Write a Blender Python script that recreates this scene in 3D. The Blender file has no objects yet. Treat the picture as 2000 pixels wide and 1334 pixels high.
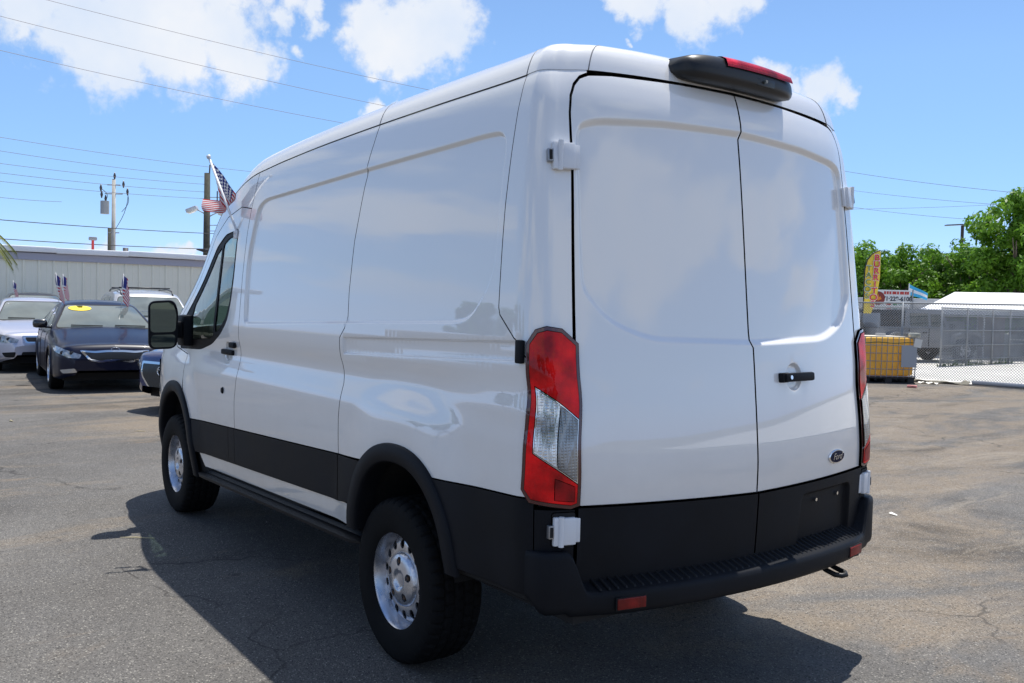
import bpy, bmesh, math, random
import numpy as np
from mathutils import Vector, Matrix, geometry
from mathutils.bvhtree import BVHTree
PI = math.pi
rnd = random.Random(7)
SC = bpy.context.scene
COL = SC.collection

# ------------------------------------------------------------------ camera
CAM = np.array([-3.444, 2.879, 1.555])
CR = np.array([-0.5866, -0.8096, 0.0231]); CU = np.array([0.0453, -0.0043, 0.9990]); CF = np.array([0.8084, -0.5874, -0.0393])
cam = bpy.data.cameras.new('camera'); camo = bpy.data.objects.new('camera', cam); COL.objects.link(camo)
_R = Matrix(((CR[0], CU[0], -CF[0]), (CR[1], CU[1], -CF[1]), (CR[2], CU[2], -CF[2])))
camo.matrix_world = Matrix.Translation(Vector(CAM)) @ _R.to_quaternion().to_matrix().to_4x4()
cam.sensor_width = 36; cam.lens = 32.0; cam.clip_start = 0.05; cam.clip_end = 2000
cam.dof.use_dof = False
SC.camera = camo

# ------------------------------------------------------------------ sun, sky, exposure
SUN = Vector((0.115, -0.257, 1.0)).normalized()
SUN_EL = math.asin(SUN.z); SUN_ROT = math.atan2(SUN.x, SUN.y)
sl = bpy.data.lights.new('sun', 'SUN'); sl.energy = 5.0; sl.angle = math.radians(0.5); sl.color = (1.0, 0.965, 0.90)
so = bpy.data.objects.new('sun', sl); COL.objects.link(so)
so.rotation_euler = SUN.to_track_quat('Z', 'Y').to_euler(); so.location = (0, -5, 20)
SC.view_settings.view_transform = 'Standard'; SC.view_settings.look = 'None'
SC.view_settings.exposure = 0.27; SC.view_settings.gamma = 1.0; SC.view_settings.use_curve_mapping = False

def ray(u, w):
    return CF + CR * (u - 1000) / 1778. - CU * (w - 667) / 1778.
def at(u, w, d):            # world point at horizontal distance d seen at photograph pixel (u, w)
    r = ray(u, w); r = r / math.hypot(r[0], r[1]); return CAM + r * d

world = bpy.data.worlds.new('World'); SC.world = world; world.use_nodes = True
def build_world():
    nt = world.node_tree; N = nt.nodes; L = nt.links; N.clear()
    out = N.new('ShaderNodeOutputWorld'); bg = N.new('ShaderNodeBackground'); L.new(bg.outputs[0], out.inputs[0])
    bg.inputs['Strength'].default_value = 0.115
    sky = N.new('ShaderNodeTexSky'); sky.sky_type = 'NISHITA'; sky.sun_disc = False
    sky.sun_elevation = SUN_EL; sky.sun_rotation = SUN_ROT; sky.altitude = 0; sky.air_density = 1.0; sky.dust_density = 0.2; sky.ozone_density = 1.0
    tc = N.new('ShaderNodeTexCoord')
    def math_(op, a, b=None, c=None, clamp=False):
        n = N.new('ShaderNodeMath'); n.operation = op; n.use_clamp = clamp
        for i, x in enumerate((a, b, c)):
            if x is None: continue
            if isinstance(x, (int, float)): n.inputs[i].default_value = x
            else: L.new(x, n.inputs[i])
        return n.outputs[0]
    V = tc.outputs['Generated']
    blobs = []
    def b(u, w, r, sq=1.0):
        d = ray(u, w); d = d / np.linalg.norm(d); blobs.append((d, r / 1778. * (1.18 if r > 40 else 1.05), sq))
    for u, w, r in [(40, 15, 65), (120, -20, 95), (190, 50, 90), (270, 25, 100), (350, 35, 105), (430, 60, 75), (470, 110, 55), (395, 110, 50),
                    (300, 105, 62), (220, 120, 48), (60, 90, 28), (250, 150, 26), (515, 128, 26),
                    (560, 12, 38), (610, 20, 38), (545, 55, 32), (600, 60, 26), (625, 45, 22), (575, 95, 24), (660, 20, 12),
                    (745, 40, 62), (800, 45, 85), (860, 55, 70), (800, 105, 46), (770, 120, 24), (720, 80, 44), (885, 80, 46), (715, 145, 16),
                    (1250, -5, 42), (1400, -10, 60), (1340, 5, 45), (1240, 45, 30), (1330, 40, 22), (1470, 8, 35), (1200, 0, 34),
                    (1500, 155, 38), (1540, 180, 34), (1600, 160, 42), (1650, 180, 34), (1580, 190, 36), (1480, 135, 20),
                    (725, 215, 26), (760, 212, 14), (1230, 90, 10),
                    (200, 482, 26), (330, 490, 24), (140, 478, 20), (360, 488, 16), (1960, 425, 14)]:
        b(u, w, r)
    wn = N.new('ShaderNodeTexNoise'); wn.inputs['Scale'].default_value = 14; wn.inputs['Detail'].default_value = 5; wn.inputs['Roughness'].default_value = .6; L.new(V, wn.inputs['Vector'])
    ws = N.new('ShaderNodeVectorMath'); ws.operation = 'SUBTRACT'; L.new(wn.outputs['Color'], ws.inputs[0]); ws.inputs[1].default_value = (.5, .5, .5)
    wc = N.new('ShaderNodeVectorMath'); wc.operation = 'SCALE'; L.new(ws.outputs[0], wc.inputs[0]); wc.inputs['Scale'].default_value = .075
    wa = N.new('ShaderNodeVectorMath'); wa.operation = 'ADD'; L.new(V, wa.inputs[0]); L.new(wc.outputs[0], wa.inputs[1]); VW = wa.outputs[0]
    field = None
    for d, r, sq in blobs:
        n = N.new('ShaderNodeVectorMath'); n.operation = 'DISTANCE'; L.new(VW, n.inputs[0]); n.inputs[1].default_value = tuple(d)
        m = math_('MULTIPLY_ADD', n.outputs['Value'], -1.0 / r, 1.30 if r > 45 / 1778. else 1.0)
        field = m if field is None else math_('MAXIMUM', field, m)
    ns = N.new('ShaderNodeTexNoise'); ns.inputs['Scale'].default_value = 34; ns.inputs['Detail'].default_value = 7; ns.inputs['Roughness'].default_value = 0.62
    L.new(V, ns.inputs['Vector'])
    nb = N.new('ShaderNodeTexNoise'); nb.inputs['Scale'].default_value = 8; nb.inputs['Detail'].default_value = 5; nb.inputs['Roughness'].default_value = 0.55
    L.new(V, nb.inputs['Vector'])
    f1 = math_('ADD', field, math_('MULTIPLY', math_('SUBTRACT', ns.outputs[0], 0.5), 1.9))
    f1 = math_('ADD', f1, math_('MULTIPLY', math_('SUBTRACT', nb.outputs[0], 0.5), 0.9))
    mr = N.new('ShaderNodeMapRange'); mr.interpolation_type = 'SMOOTHSTEP'; mr.inputs['From Min'].default_value = 0.02; mr.inputs['From Max'].default_value = 0.75
    L.new(f1, mr.inputs['Value'])
    # scattered cumulus over the rest of the sky (same kind of clouds as in view)
    sep = N.new('ShaderNodeSeparateXYZ'); L.new(V, sep.inputs[0])
    zz = math_('MAXIMUM', math_('ADD', sep.outputs['Z'], 0.12), 0.12)
    dv = N.new('ShaderNodeCombineXYZ'); L.new(math_('DIVIDE', sep.outputs['X'], zz), dv.inputs[0]); L.new(math_('DIVIDE', sep.outputs['Y'], zz), dv.inputs[1]); dv.inputs[2].default_value = 3.3
    ng = N.new('ShaderNodeTexNoise'); ng.inputs['Scale'].default_value = 0.75; ng.inputs['Detail'].default_value = 8; ng.inputs['Roughness'].default_value = 0.56
    L.new(dv.outputs[0], ng.inputs['Vector'])
    mg = N.new('ShaderNodeMapRange'); mg.interpolation_type = 'SMOOTHSTEP'; mg.inputs['From Min'].default_value = 0.47; mg.inputs['From Max'].default_value = 0.58
    L.new(ng.outputs[0], mg.inputs['Value'])
    vd = N.new('ShaderNodeVectorMath'); vd.operation = 'DISTANCE'; L.new(V, vd.inputs[0]); vd.inputs[1].default_value = tuple(np.array([0.80, -0.56, 0.2]) / np.linalg.norm([0.80, -0.56, 0.2]))
    far = N.new('ShaderNodeMapRange'); far.interpolation_type = 'SMOOTHSTEP'; far.inputs['From Min'].default_value = 0.56; far.inputs['From Max'].default_value = 0.72
    L.new(vd.outputs['Value'], far.inputs['Value'])
    up = N.new('ShaderNodeMapRange'); up.interpolation_type = 'SMOOTHSTEP'; up.inputs['From Min'].default_value = 0.02; up.inputs['From Max'].default_value = 0.12
    L.new(sep.outputs['Z'], up.inputs['Value'])
    g = math_('MULTIPLY', math_('MULTIPLY', mg.outputs[0], far.outputs[0]), up.outputs[0])
    dens = math_('MAXIMUM', mr.outputs[0], g)
    dens = math_('MULTIPLY', dens, 0.96)
    # cloud shade: bright tops, slightly grey bellies
    sh = N.new('ShaderNodeMapRange'); sh.inputs['From Min'].default_value = 0.3; sh.inputs['From Max'].default_value = 0.75
    L.new(nb.outputs[0], sh.inputs['Value'])
    cr = N.new('ShaderNodeMix'); cr.data_type = 'RGBA'; cr.inputs['A'].default_value = (5.2, 5.9, 7.0, 1); cr.inputs['B'].default_value = (7.0, 7.0, 7.05, 1)
    L.new(sh.outputs[0], cr.inputs['Factor'])
    mx = N.new('ShaderNodeMix'); mx.data_type = 'RGBA'
    hs = N.new('ShaderNodeHueSaturation'); hs.inputs['Saturation'].default_value = 1.0; hs.inputs['Value'].default_value = 1.0
    s0 = N.new('ShaderNodeSeparateXYZ'); L.new(tc.outputs['Generated'], s0.inputs[0])
    tr = N.new('ShaderNodeValToRGB'); L.new(s0.outputs['Z'], tr.inputs[0]); el = tr.color_ramp.elements
    el[0].position = 0.0; el[0].color = (0.64, 0.86, 1.75, 1); el[1].position = 0.5; el[1].color = (0.88, 1.0, 1.15, 1)
    e_ = el.new(.10); e_.color = (0.66, 0.86, 1.22, 1); e_ = el.new(.25); e_.color = (0.86, 1.02, 1.20, 1)
    tm = N.new('ShaderNodeMix'); tm.data_type = 'RGBA'; tm.blend_type = 'MULTIPLY'; tm.inputs['Factor'].default_value = 1
    L.new(sky.outputs[0], tm.inputs['A']); L.new(tr.outputs[0], tm.inputs['B'])
    L.new(tm.outputs['Result'], hs.inputs['Color'])
    L.new(dens, mx.inputs['Factor']); L.new(hs.outputs[0], mx.inputs['A']); L.new(cr.outputs['Result'], mx.inputs['B'])
    L.new(mx.outputs['Result'], bg.inputs['Color'])
build_world()

# ------------------------------------------------------------------ materials
MATS = {}
def mat(name, color, rough=0.5, metal=0.0, coat=0.0, spec=0.5, var=0.0, vscale=3.0, bump=0.0, bscale=60.0, emit=None, trans=0.0, coat_rough=0.03, ior=1.5, sub=0.0, alpha=1.0):
    if name in MATS: return MATS[name]
    m = bpy.data.materials.new(name); m.use_nodes = True; nt = m.node_tree; N = nt.nodes; L = nt.links
    b = N['Principled BSDF']; c = (*color, 1)
    b.inputs['Base Color'].default_value = c; b.inputs['Roughness'].default_value = rough; b.inputs['Metallic'].default_value = metal
    b.inputs['Coat Weight'].default_value = coat; b.inputs['Coat Roughness'].default_value = coat_rough; b.inputs['Specular IOR Level'].default_value = spec
    b.inputs['Transmission Weight'].default_value = trans; b.inputs['IOR'].default_value = ior; b.inputs['Alpha'].default_value = alpha
    tc = N.new('ShaderNodeTexCoord')
    if var > 0:
        n = N.new('ShaderNodeTexNoise'); n.inputs['Scale'].default_value = vscale; n.inputs['Detail'].default_value = 6; L.new(tc.outputs['Object'], n.inputs['Vector'])
        mr = N.new('ShaderNodeMapRange'); mr.inputs['From Min'].default_value = 0.3; mr.inputs['From Max'].default_value = 0.7
        mr.inputs['To Min'].default_value = 1 - var; mr.inputs['To Max'].default_value = 1 + var; L.new(n.outputs[0], mr.inputs['Value'])
        mx = N.new('ShaderNodeMix'); mx.data_type = 'RGBA'; mx.blend_type = 'MULTIPLY'; mx.inputs['Factor'].default_value = 1; mx.inputs['A'].default_value = c
        L.new(mr.outputs[0], mx.inputs['B']); L.new(mx.outputs['Result'], b.inputs['Base Color'])
        m2 = N.new('ShaderNodeMapRange'); m2.inputs['To Min'].default_value = max(0, rough - var * .3); m2.inputs['To Max'].default_value = min(1, rough + var * .3)
        L.new(n.outputs[0], m2.inputs['Value']); L.new(m2.outputs[0], b.inputs['Roughness'])
    if bump > 0:
        n = N.new('ShaderNodeTexNoise'); n.inputs['Scale'].default_value = bscale; n.inputs['Detail'].default_value = 4; L.new(tc.outputs['Object'], n.inputs['Vector'])
        bp = N.new('ShaderNodeBump'); bp.inputs['Strength'].default_value = bump; bp.inputs['Distance'].default_value = 0.003
        L.new(n.outputs[0], bp.inputs['Height']); L.new(bp.outputs[0], b.inputs['Normal'])
    if emit: b.inputs['Emission Color'].default_value = (*emit[0], 1); b.inputs['Emission Strength'].default_value = emit[1]
    MATS[name] = m; return m

def van_paint():
    m = mat('van_white_paint', (0.88, 0.86, 0.83), 0.32, 0, 1.0); nt = m.node_tree; N = nt.nodes; L = nt.links; b = N['Principled BSDF']
    b.inputs['Coat IOR'].default_value = 1.85
    tc = N.new('ShaderNodeTexCoord')
    n = N.new('ShaderNodeTexNoise'); n.inputs['Scale'].default_value = 1.1; n.inputs['Detail'].default_value = 1; L.new(tc.outputs['Object'], n.inputs['Vector'])
    bp = N.new('ShaderNodeBump'); bp.inputs['Strength'].default_value = 0.35; bp.inputs['Distance'].default_value = 0.01; L.new(n.outputs[0], bp.inputs['Height'])
    L.new(bp.outputs[0], b.inputs['Coat Normal'])
    # road grime: faint brownish film, more of it low on the body, with streaks
    sp = N.new('ShaderNodeSeparateXYZ'); L.new(tc.outputs['Object'], sp.inputs[0])
    mr = N.new('ShaderNodeMapRange'); mr.inputs['From Min'].default_value = 1.3; mr.inputs['From Max'].default_value = 0.45; mr.inputs['To Min'].default_value = 0; mr.inputs['To Max'].default_value = 0.75
    L.new(sp.outputs['Z'], mr.inputs['Value'])
    n2 = N.new('ShaderNodeTexNoise'); n2.inputs['Scale'].default_value = 4.0; n2.inputs['Detail'].default_value = 8; n2.inputs['Roughness'].default_value = .7; L.new(tc.outputs['Object'], n2.inputs['Vector'])
    mu = N.new('ShaderNodeMath'); mu.operation = 'MULTIPLY'; L.new(mr.outputs[0], mu.inputs[0]); L.new(n2.outputs[0], mu.inputs[1])
    mx = N.new('ShaderNodeMix'); mx.data_type = 'RGBA'; mx.inputs['A'].default_value = (0.88, 0.86, 0.83, 1); mx.inputs['B'].default_value = (0.50, 0.47, 0.43, 1)
    L.new(mu.outputs[0], mx.inputs['Factor']); L.new(mx.outputs['Result'], b.inputs['Base Color'])
    n3 = N.new('ShaderNodeTexNoise'); n3.inputs['Scale'].default_value = 9; n3.inputs['Detail'].default_value = 8; L.new(tc.outputs['Object'], n3.inputs['Vector'])
    m3 = N.new('ShaderNodeMapRange'); m3.inputs['From Min'].default_value = .35; m3.inputs['From Max'].default_value = .8; m3.inputs['To Min'].default_value = 0.005; m3.inputs['To Max'].default_value = 0.05
    L.new(n3.outputs[0], m3.inputs['Value']); L.new(m3.outputs[0], b.inputs['Coat Roughness'])
    return m
WHITE = van_paint()
BLKPL = mat('black_textured_plastic', (0.007, 0.008, 0.011), 0.55, spec=0.16, var=0.25, vscale=5, bump=0.25, bscale=500)
STEPPL = mat('black_step_plastic', (0.006, 0.0065, 0.008), 0.5, spec=0.2, var=0.2, vscale=8, bump=0.3, bscale=300)
DARK = mat('dark_gap', (0.006, 0.006, 0.007), 0.8)
RUBBER = mat('tyre_rubber', (0.007, 0.007, 0.0075), 0.75, spec=.12, var=0.25, vscale=9, bump=0.2, bscale=200)
RIMM = mat('silver_painted_steel', (0.60, 0.61, 0.65), 0.28, 0.85, var=0.22, vscale=14)
CHROME = mat('chrome', (0.75, 0.76, 0.78), 0.08, 1.0)
HINGEW = mat('hinge_white', (0.75, 0.755, 0.77), 0.4, coat=0.4)
RUST = mat('rusty_bolt', (0.09, 0.055, 0.035), 0.7, 0.5)

def glass_mat(name, tint, rough=0.02, alpha=None):
    m = mat(name, tint, rough, 0, 0.0, spec=0.9, trans=1.0, ior=1.45); return m
def thin_glass(name, tint, refl=1.0):
    # thin pane: fresnel mix of clear transmission and mirror reflection
    m = bpy.data.materials.new(name); m.use_nodes = True; N = m.node_tree.nodes; L = m.node_tree.links; N.clear()
    o = N.new('ShaderNodeOutputMaterial'); mx = N.new('ShaderNodeMixShader'); t = N.new('ShaderNodeBsdfTransparent'); g = N.new('ShaderNodeBsdfGlossy')
    t.inputs[0].default_value = (*tint, 1); g.inputs['Roughness'].default_value = 0.01; g.inputs[0].default_value = (refl, refl, refl, 1)
    f = N.new('ShaderNodeFresnel'); f.inputs[0].default_value = 1.75
    L.new(f.outputs[0], mx.inputs[0]); L.new(t.outputs[0], mx.inputs[1]); L.new(g.outputs[0], mx.inputs[2]); L.new(mx.outputs[0], o.inputs[0]); MATS[name] = m; return m
VANGLASS = thin_glass('van_window_glass', (0.60, 0.76, 0.70))
WSGLASS = thin_glass('van_windscreen_glass', (0.30, 0.38, 0.35))
CARGLASS = mat('car_glass', (0.05, 0.065, 0.065), 0.03, 0.0, coat=1.0, spec=1.0)
WINDSC = mat('windscreen_glass', (0.11, 0.135, 0.13), 0.06, 0.0, coat=1.0, spec=0.8, var=0.35, vscale=1.6)

def ground_material():
    m = bpy.data.materials.new('worn_asphalt'); m.use_nodes = True; N = m.node_tree.nodes; L = m.node_tree.links; b = N['Principled BSDF']
    tc = N.new('ShaderNodeTexCoord'); P = tc.outputs['Object']
    def noise(s, d=6, r=.55, dist=0.0, vec=P):
        n = N.new('ShaderNodeTexNoise'); n.inputs['Scale'].default_value = s; n.inputs['Detail'].default_value = d; n.inputs['Roughness'].default_value = r; n.inputs['Distortion'].default_value = dist
        L.new(vec, n.inputs['Vector']); return n.outputs[0]
    def mr(v, a, c, lo=0., hi=1., smooth=True):
        n = N.new('ShaderNodeMapRange'); n.interpolation_type = 'SMOOTHSTEP' if smooth else 'LINEAR'
        for k, x in (('From Min', a), ('From Max', c), ('To Min', lo), ('To Max', hi)): n.inputs[k].default_value = x
        L.new(v, n.inputs['Value']); return n.outputs[0]
    def mix(f, A, B, mode='MIX'):
        n = N.new('ShaderNodeMix'); n.data_type = 'RGBA'; n.blend_type = mode
        for k, x in (('Factor', f), ('A', A), ('B', B)):
            if isinstance(x, tuple): n.inputs[k].default_value = (*x, 1)
            elif isinstance(x, (int, float)): n.inputs[k].default_value = x
            else: L.new(x, n.inputs[k])
        return n.outputs['Result']
    def mul(a, c):
        n = N.new('ShaderNodeMath'); n.operation = 'MULTIPLY'; n.use_clamp = True
        for i, x in enumerate((a, c)):
            if isinstance(x, (int, float)): n.inputs[i].default_value = x
            else: L.new(x, n.inputs[i])
        return n.outputs[0]
    mp = N.new('ShaderNodeMapping'); L.new(P, mp.inputs['Vector']); mp.inputs['Rotation'].default_value = (0, 0, math.radians(20)); mp.inputs['Scale'].default_value = (1.0, 0.38, 1)
    S = mp.outputs[0]
    base = mix(mr(noise(0.35, 5), .3, .7), (0.096, 0.090, 0.084), (0.142, 0.134, 0.125))
    # dried tan silt in shallow puddles: large streaky patches, more on the right-hand side of the van
    sx = N.new('ShaderNodeSeparateXYZ'); L.new(P, sx.inputs[0])
    side = mr(sx.outputs['Y'], 1.2, -1.5, 0.0, 1.0)
    thr = N.new('ShaderNodeMath'); thr.operation = 'MULTIPLY_ADD'; L.new(side, thr.inputs[0]); thr.inputs[1].default_value = 0.135
    L.new(noise(0.9, 9, .62, 0.6, S), thr.inputs[2])
    silt = mul(mr(thr.outputs[0], .53, .68), mr(noise(6, 6, .7), .25, .6, .45, 1))
    base = mix(mul(silt, 0.70), base, (0.225, 0.178, 0.128))
    silt2 = mul(mr(noise(2.6, 8, .66, .8, S), .60, .74), 0.6)
    base = mix(silt2, base, (0.195, 0.146, 0.098))
    dk = mul(mul(mr(noise(0.7, 8, .65, .9, S), .53, .70), 0.75), mr(sx.outputs['Y'], 6, -4, .35, 1.0))
    base = mix(dk, base, (0.036, 0.031, 0.027))
    lt = mul(mul(mr(noise(1.7, 9, .7, 1.1, S), .52, .66), .55), side)
    base = mix(lt, base, (0.250, 0.215, 0.170))
    dr = mul(mr(noise(1.1, 9, .7, 1.4), .60, .72), .55)
    base = mix(mul(dr, side), base, (0.070, 0.050, 0.034))
    # aggregate: light and dark chippings
    vo = N.new('ShaderNodeTexVoronoi'); vo.inputs['Scale'].default_value = 170; L.new(P, vo.inputs['Vector'])
    hv = N.new('ShaderNodeSeparateColor'); L.new(vo.outputs['Color'], hv.inputs[0])
    base = mix(1.0, base, mr(hv.outputs[0], 0, 1, 0.70, 1.30, False), 'MULTIPLY')
    base = mix(mul(mr(hv.outputs[1], .955, .965), 0.7), base, (0.36, 0.34, 0.30))
    base = mix(mul(mr(hv.outputs[2], .93, .94), 0.75), base, (0.03, 0.03, 0.03))
    vo2 = N.new('ShaderNodeTexVoronoi'); vo2.inputs['Scale'].default_value = 34; L.new(P, vo2.inputs['Vector'])
    h2 = N.new('ShaderNodeSeparateColor'); L.new(vo2.outputs['Color'], h2.inputs[0])
    spot = mul(mr(h2.outputs[0], .965, .97), mr(vo2.outputs['Distance'], .30, .18))
    base = mix(mul(spot, .8), base, (0.028, 0.026, 0.024))
    # cracks
    vc = N.new('ShaderNodeTexVoronoi'); vc.feature = 'DISTANCE_TO_EDGE'; vc.inputs['Scale'].default_value = 0.33
    wv = N.new('ShaderNodeVectorMath'); wv.operation = 'ADD'; nn = N.new('ShaderNodeTexNoise'); nn.inputs['Scale'].default_value = 1.6; nn.inputs['Detail'].default_value = 8
    L.new(P, nn.inputs['Vector']); sc = N.new('ShaderNodeVectorMath'); sc.operation = 'SCALE'; sc.inputs['Scale'].default_value = 0.9; L.new(nn.outputs['Color'], sc.inputs[0])
    L.new(P, wv.inputs[0]); L.new(sc.outputs[0], wv.inputs[1]); L.new(wv.outputs[0], vc.inputs['Vector'])
    crack = mul(mr(vc.outputs['Distance'], .0055, .001), mr(noise(.6, 3), .46, .56))
    base = mix(mul(crack, .75), base, (0.035, 0.032, 0.03))
    L.new(base, b.inputs['Base Color'])
    L.new(mr(noise(3, 5), .3, .7, .72, .92), b.inputs['Roughness']); b.inputs['Specular IOR Level'].default_value = 0.2
    bm_ = N.new('ShaderNodeBump'); bm_.inputs['Strength'].default_value = 0.55; bm_.inputs['Distance'].default_value = 0.006
    ad = N.new('ShaderNodeMath'); ad.operation = 'ADD'; L.new(mul(vo.outputs['Distance'], 1.0), ad.inputs[0]); L.new(noise(45, 6, .7), ad.inputs[1])
    L.new(ad.outputs[0], bm_.inputs['Height']); L.new(bm_.outputs[0], b.inputs['Normal'])
    return m

# ------------------------------------------------------------------ mesh helpers
def link(o, parent=None):
    COL.objects.link(o)
    if parent is not None: o.parent = parent
    return o
def mesh(name, V, Fc, m=None, parent=None, smooth=False, normals=None, mats=None, fm=None):
    me = bpy.data.meshes.new(name); me.from_pydata([tuple(map(float, v)) for v in V], [], [tuple(map(int, f)) for f in Fc])
    if mats:
        for x in mats: me.materials.append(x)
        if fm is not None: me.polygons.foreach_set('material_index', fm)
    elif m: me.materials.append(m)
    if smooth: me.polygons.foreach_set('use_smooth', [True] * len(me.polygons))
    me.update()
    if normals is not None: me.normals_split_custom_set_from_vertices([tuple(map(float, n)) for n in normals])
    return link(bpy.data.objects.new(name, me), parent)
def empty(name, loc=(0, 0, 0), rz=0.0, label=None, cat=None, group=None):
    o = bpy.data.objects.new(name, None); o.location = loc; o.rotation_euler = (0, 0, rz); o.empty_display_size = .2; COL.objects.link(o)
    if label: tag(o, label, cat, group)
    return o
def tag(o, label=None, cat=None, group=None, kind=None):
    if label: o['label'] = label
    if cat: o['category'] = cat
    if group: o['group'] = group
    if kind: o['kind'] = kind
    return o
class MB:
    def __init__(s): s.v = []; s.f = []
    def add(s, V, F):
        k = len(s.v); s.v += [tuple(x) for x in V]; s.f += [tuple(i + k for i in f) for f in F]; return s
    def box(s, c, d, rz=0.0, bev=0.0, rot=None):
        x, y, z = d[0] / 2, d[1] / 2, d[2] / 2
        if bev > 0:
            bm = bmesh.new(); bmesh.ops.create_cube(bm, size=1.0)
            for v in bm.verts: v.co = Vector((v.co.x * d[0], v.co.y * d[1], v.co.z * d[2]))
            bmesh.ops.bevel(bm, geom=bm.edges[:], offset=min(bev, min(d) * .45), segments=2, affect='EDGES', profile=.6)
            bm.verts.index_update(); V = [tuple(v.co) for v in bm.verts]; Fc = [[v.index for v in f.verts] for f in bm.faces]; bm.free()
        else:
            V = [(a * x, b_ * y, c_ * z) for a in (-1, 1) for b_ in (-1, 1) for c_ in (-1, 1)]
            Fc = [(0, 1, 3, 2), (4, 6, 7, 5), (0, 4, 5, 1), (2, 3, 7, 6), (0, 2, 6, 4), (1, 5, 7, 3)]
        M = rot if rot is not None else Matrix.Rotation(rz, 3, 'Z')
        return s.add([tuple(M @ Vector(v) + Vector(c)) for v in V], Fc)
    def tube(s, pts, r, n=8, cap=True, closed=False):
        P = [Vector(p) for p in pts]; rr = r if isinstance(r, (list, tuple)) else [r] * len(P); k = len(P)
        V = []; up = Vector((0, 0, 1)); a = None
        for i, p in enumerate(P):
            t = ((P[(i + 1) % k] - P[i - 1]) if closed else (P[min(i + 1, k - 1)] - P[max(i - 1, 0)])).normalized()
            if a is None:
                a = t.cross(up if abs(t.z) < .95 else Vector((1, 0, 0))).normalized()
            a = (a - t * a.dot(t)).normalized(); b_ = t.cross(a)
            for j in range(n):
                q = 2 * PI * j / n; V.append(tuple(p + a * math.cos(q) * rr[i] + b_ * math.sin(q) * rr[i]))
        Fc = []
        for i in range(k if closed else k - 1):
            for j in range(n):
                i2 = (i + 1) % k
                Fc.append((i * n + j, i * n + (j + 1) % n, i2 * n + (j + 1) % n, i2 * n + j))
        if cap and not closed: Fc += [tuple(range(n))[::-1], tuple(range((k - 1) * n, k * n))]
        return s.add(V, Fc)
    def lathe(s, prof, n=32, axis='Y', c=(0, 0, 0), close=False):      # prof: (radius, along)
        V = []; Fc = []
        for (r, h) in prof:
            for j in range(n):
                q = 2 * PI * j / n
                if axis == 'Y': V.append((c[0] + r * math.cos(q), c[1] + h, c[2] + r * math.sin(q)))
                elif axis == 'Z': V.append((c[0] + r * math.cos(q), c[1] + r * math.sin(q), c[2] + h))
                else: V.append((c[0] + h, c[1] + r * math.cos(q), c[2] + r * math.sin(q)))
        k = len(prof)
        for i in range(k - 1 + (1 if close else 0)):
            for j in range(n):
                i2 = (i + 1) % k; Fc.append((i * n + j, i * n + (j + 1) % n, i2 * n + (j + 1) % n, i2 * n + j))
        return s.add(V, Fc)
    def grid(s, P, closeu=False):
        nu = len(P); nv = len(P[0]); V = [p for r_ in P for p in r_]
        Fc = [(i * nv + j, ((i + 1) % nu) * nv + j, ((i + 1) % nu) * nv + j + 1, i * nv + j + 1) for i in range(nu if closeu else nu - 1) for j in range(nv - 1)]
        return s.add(V, Fc)
    def build(s, name, m, parent=None, smooth=False, edge=None):
        o = mesh(name, s.v, s.f, m, parent, smooth)
        if smooth and edge is not None:
            o.data.set_sharp_from_angle(angle=math.radians(edge))
        return o

def inpoly(P, poly):
    x, y = P[:, 0], P[:, 1]; r = np.zeros(len(P), bool); n = len(poly)
    for i in range(n):
        x1, y1 = poly[i]; x2, y2 = poly[(i + 1) % n]
        if y1 == y2: continue
        c = ((y1 > y) != (y2 > y)) & (x < (x2 - x1) * (y - y1) / (y2 - y1) + x1); r ^= c
    return r
def dist_poly(P, poly, closed=True):
    d = np.full(len(P), 1e9); n = len(poly)
    for i in range(n if closed else n - 1):
        a = np.array(poly[i]); b = np.array(poly[(i + 1) % n]); e = b - a; L2 = (e @ e) or 1e-12
        t = np.clip(((P - a) @ e) / L2, 0, 1); q = P - a - t[:, None] * e; d = np.minimum(d, np.hypot(q[:, 0], q[:, 1]))
    return d
def sdf(P, poly): d = dist_poly(P, poly); return np.where(inpoly(P, poly), d, -d)
def sstep(x, a, b): t = np.clip((x - a) / (b - a), 0, 1); return t * t * (3 - 2 * t)
def area2(p): return sum(p[i][0] * p[(i + 1) % len(p)][1] - p[(i + 1) % len(p)][0] * p[i][1] for i in range(len(p))) / 2
def offset_poly(p, d):      # shrink by d
    p = [np.array(q, float) for q in p]
    if area2(p) < 0: p = p[::-1]
    n = len(p); out = []
    for i in range(n):
        a, b, c = p[i - 1], p[i], p[(i + 1) % n]; e1 = b - a; e2 = c - b
        e1 /= np.linalg.norm(e1) + 1e-9; e2 /= np.linalg.norm(e2) + 1e-9
        n1 = np.array([-e1[1], e1[0]]); n2 = np.array([-e2[1], e2[0]]); m = n1 + n2; k = 1 + n1 @ n2
        m = m / max(k, .35); out.append(b + m * d)
    return out
def rounded(p, r, seg=6):
    p = [np.array(q, float) for q in p]; n = len(p); out = []
    for i in range(n):
        a, b, c = p[i - 1], p[i], p[(i + 1) % n]; ri = r[i] if isinstance(r, (list, tuple)) else r
        if ri <= 0: out.append(b); continue
        l1, l2 = np.linalg.norm(a - b), np.linalg.norm(c - b); k = min(ri, l1 * .48, l2 * .48)
        s = b + (a - b) / l1 * k; e = b + (c - b) / l2 * k
        for j in range(seg + 1):
            t = j / seg; out.append((1 - t) ** 2 * s + 2 * t * (1 - t) * b + t * t * e)
    return out
def resample(p, h):
    out = []; n = len(p)
    for i in range(n):
        a = np.array(p[i], float); b = np.array(p[(i + 1) % n], float); L_ = np.linalg.norm(b - a)
        if L_ < 1e-6: continue
        k = max(1, int(math.ceil(L_ / h)))
        for j in range(k): out.append(a + (b - a) * j / k)
    return out
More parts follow.
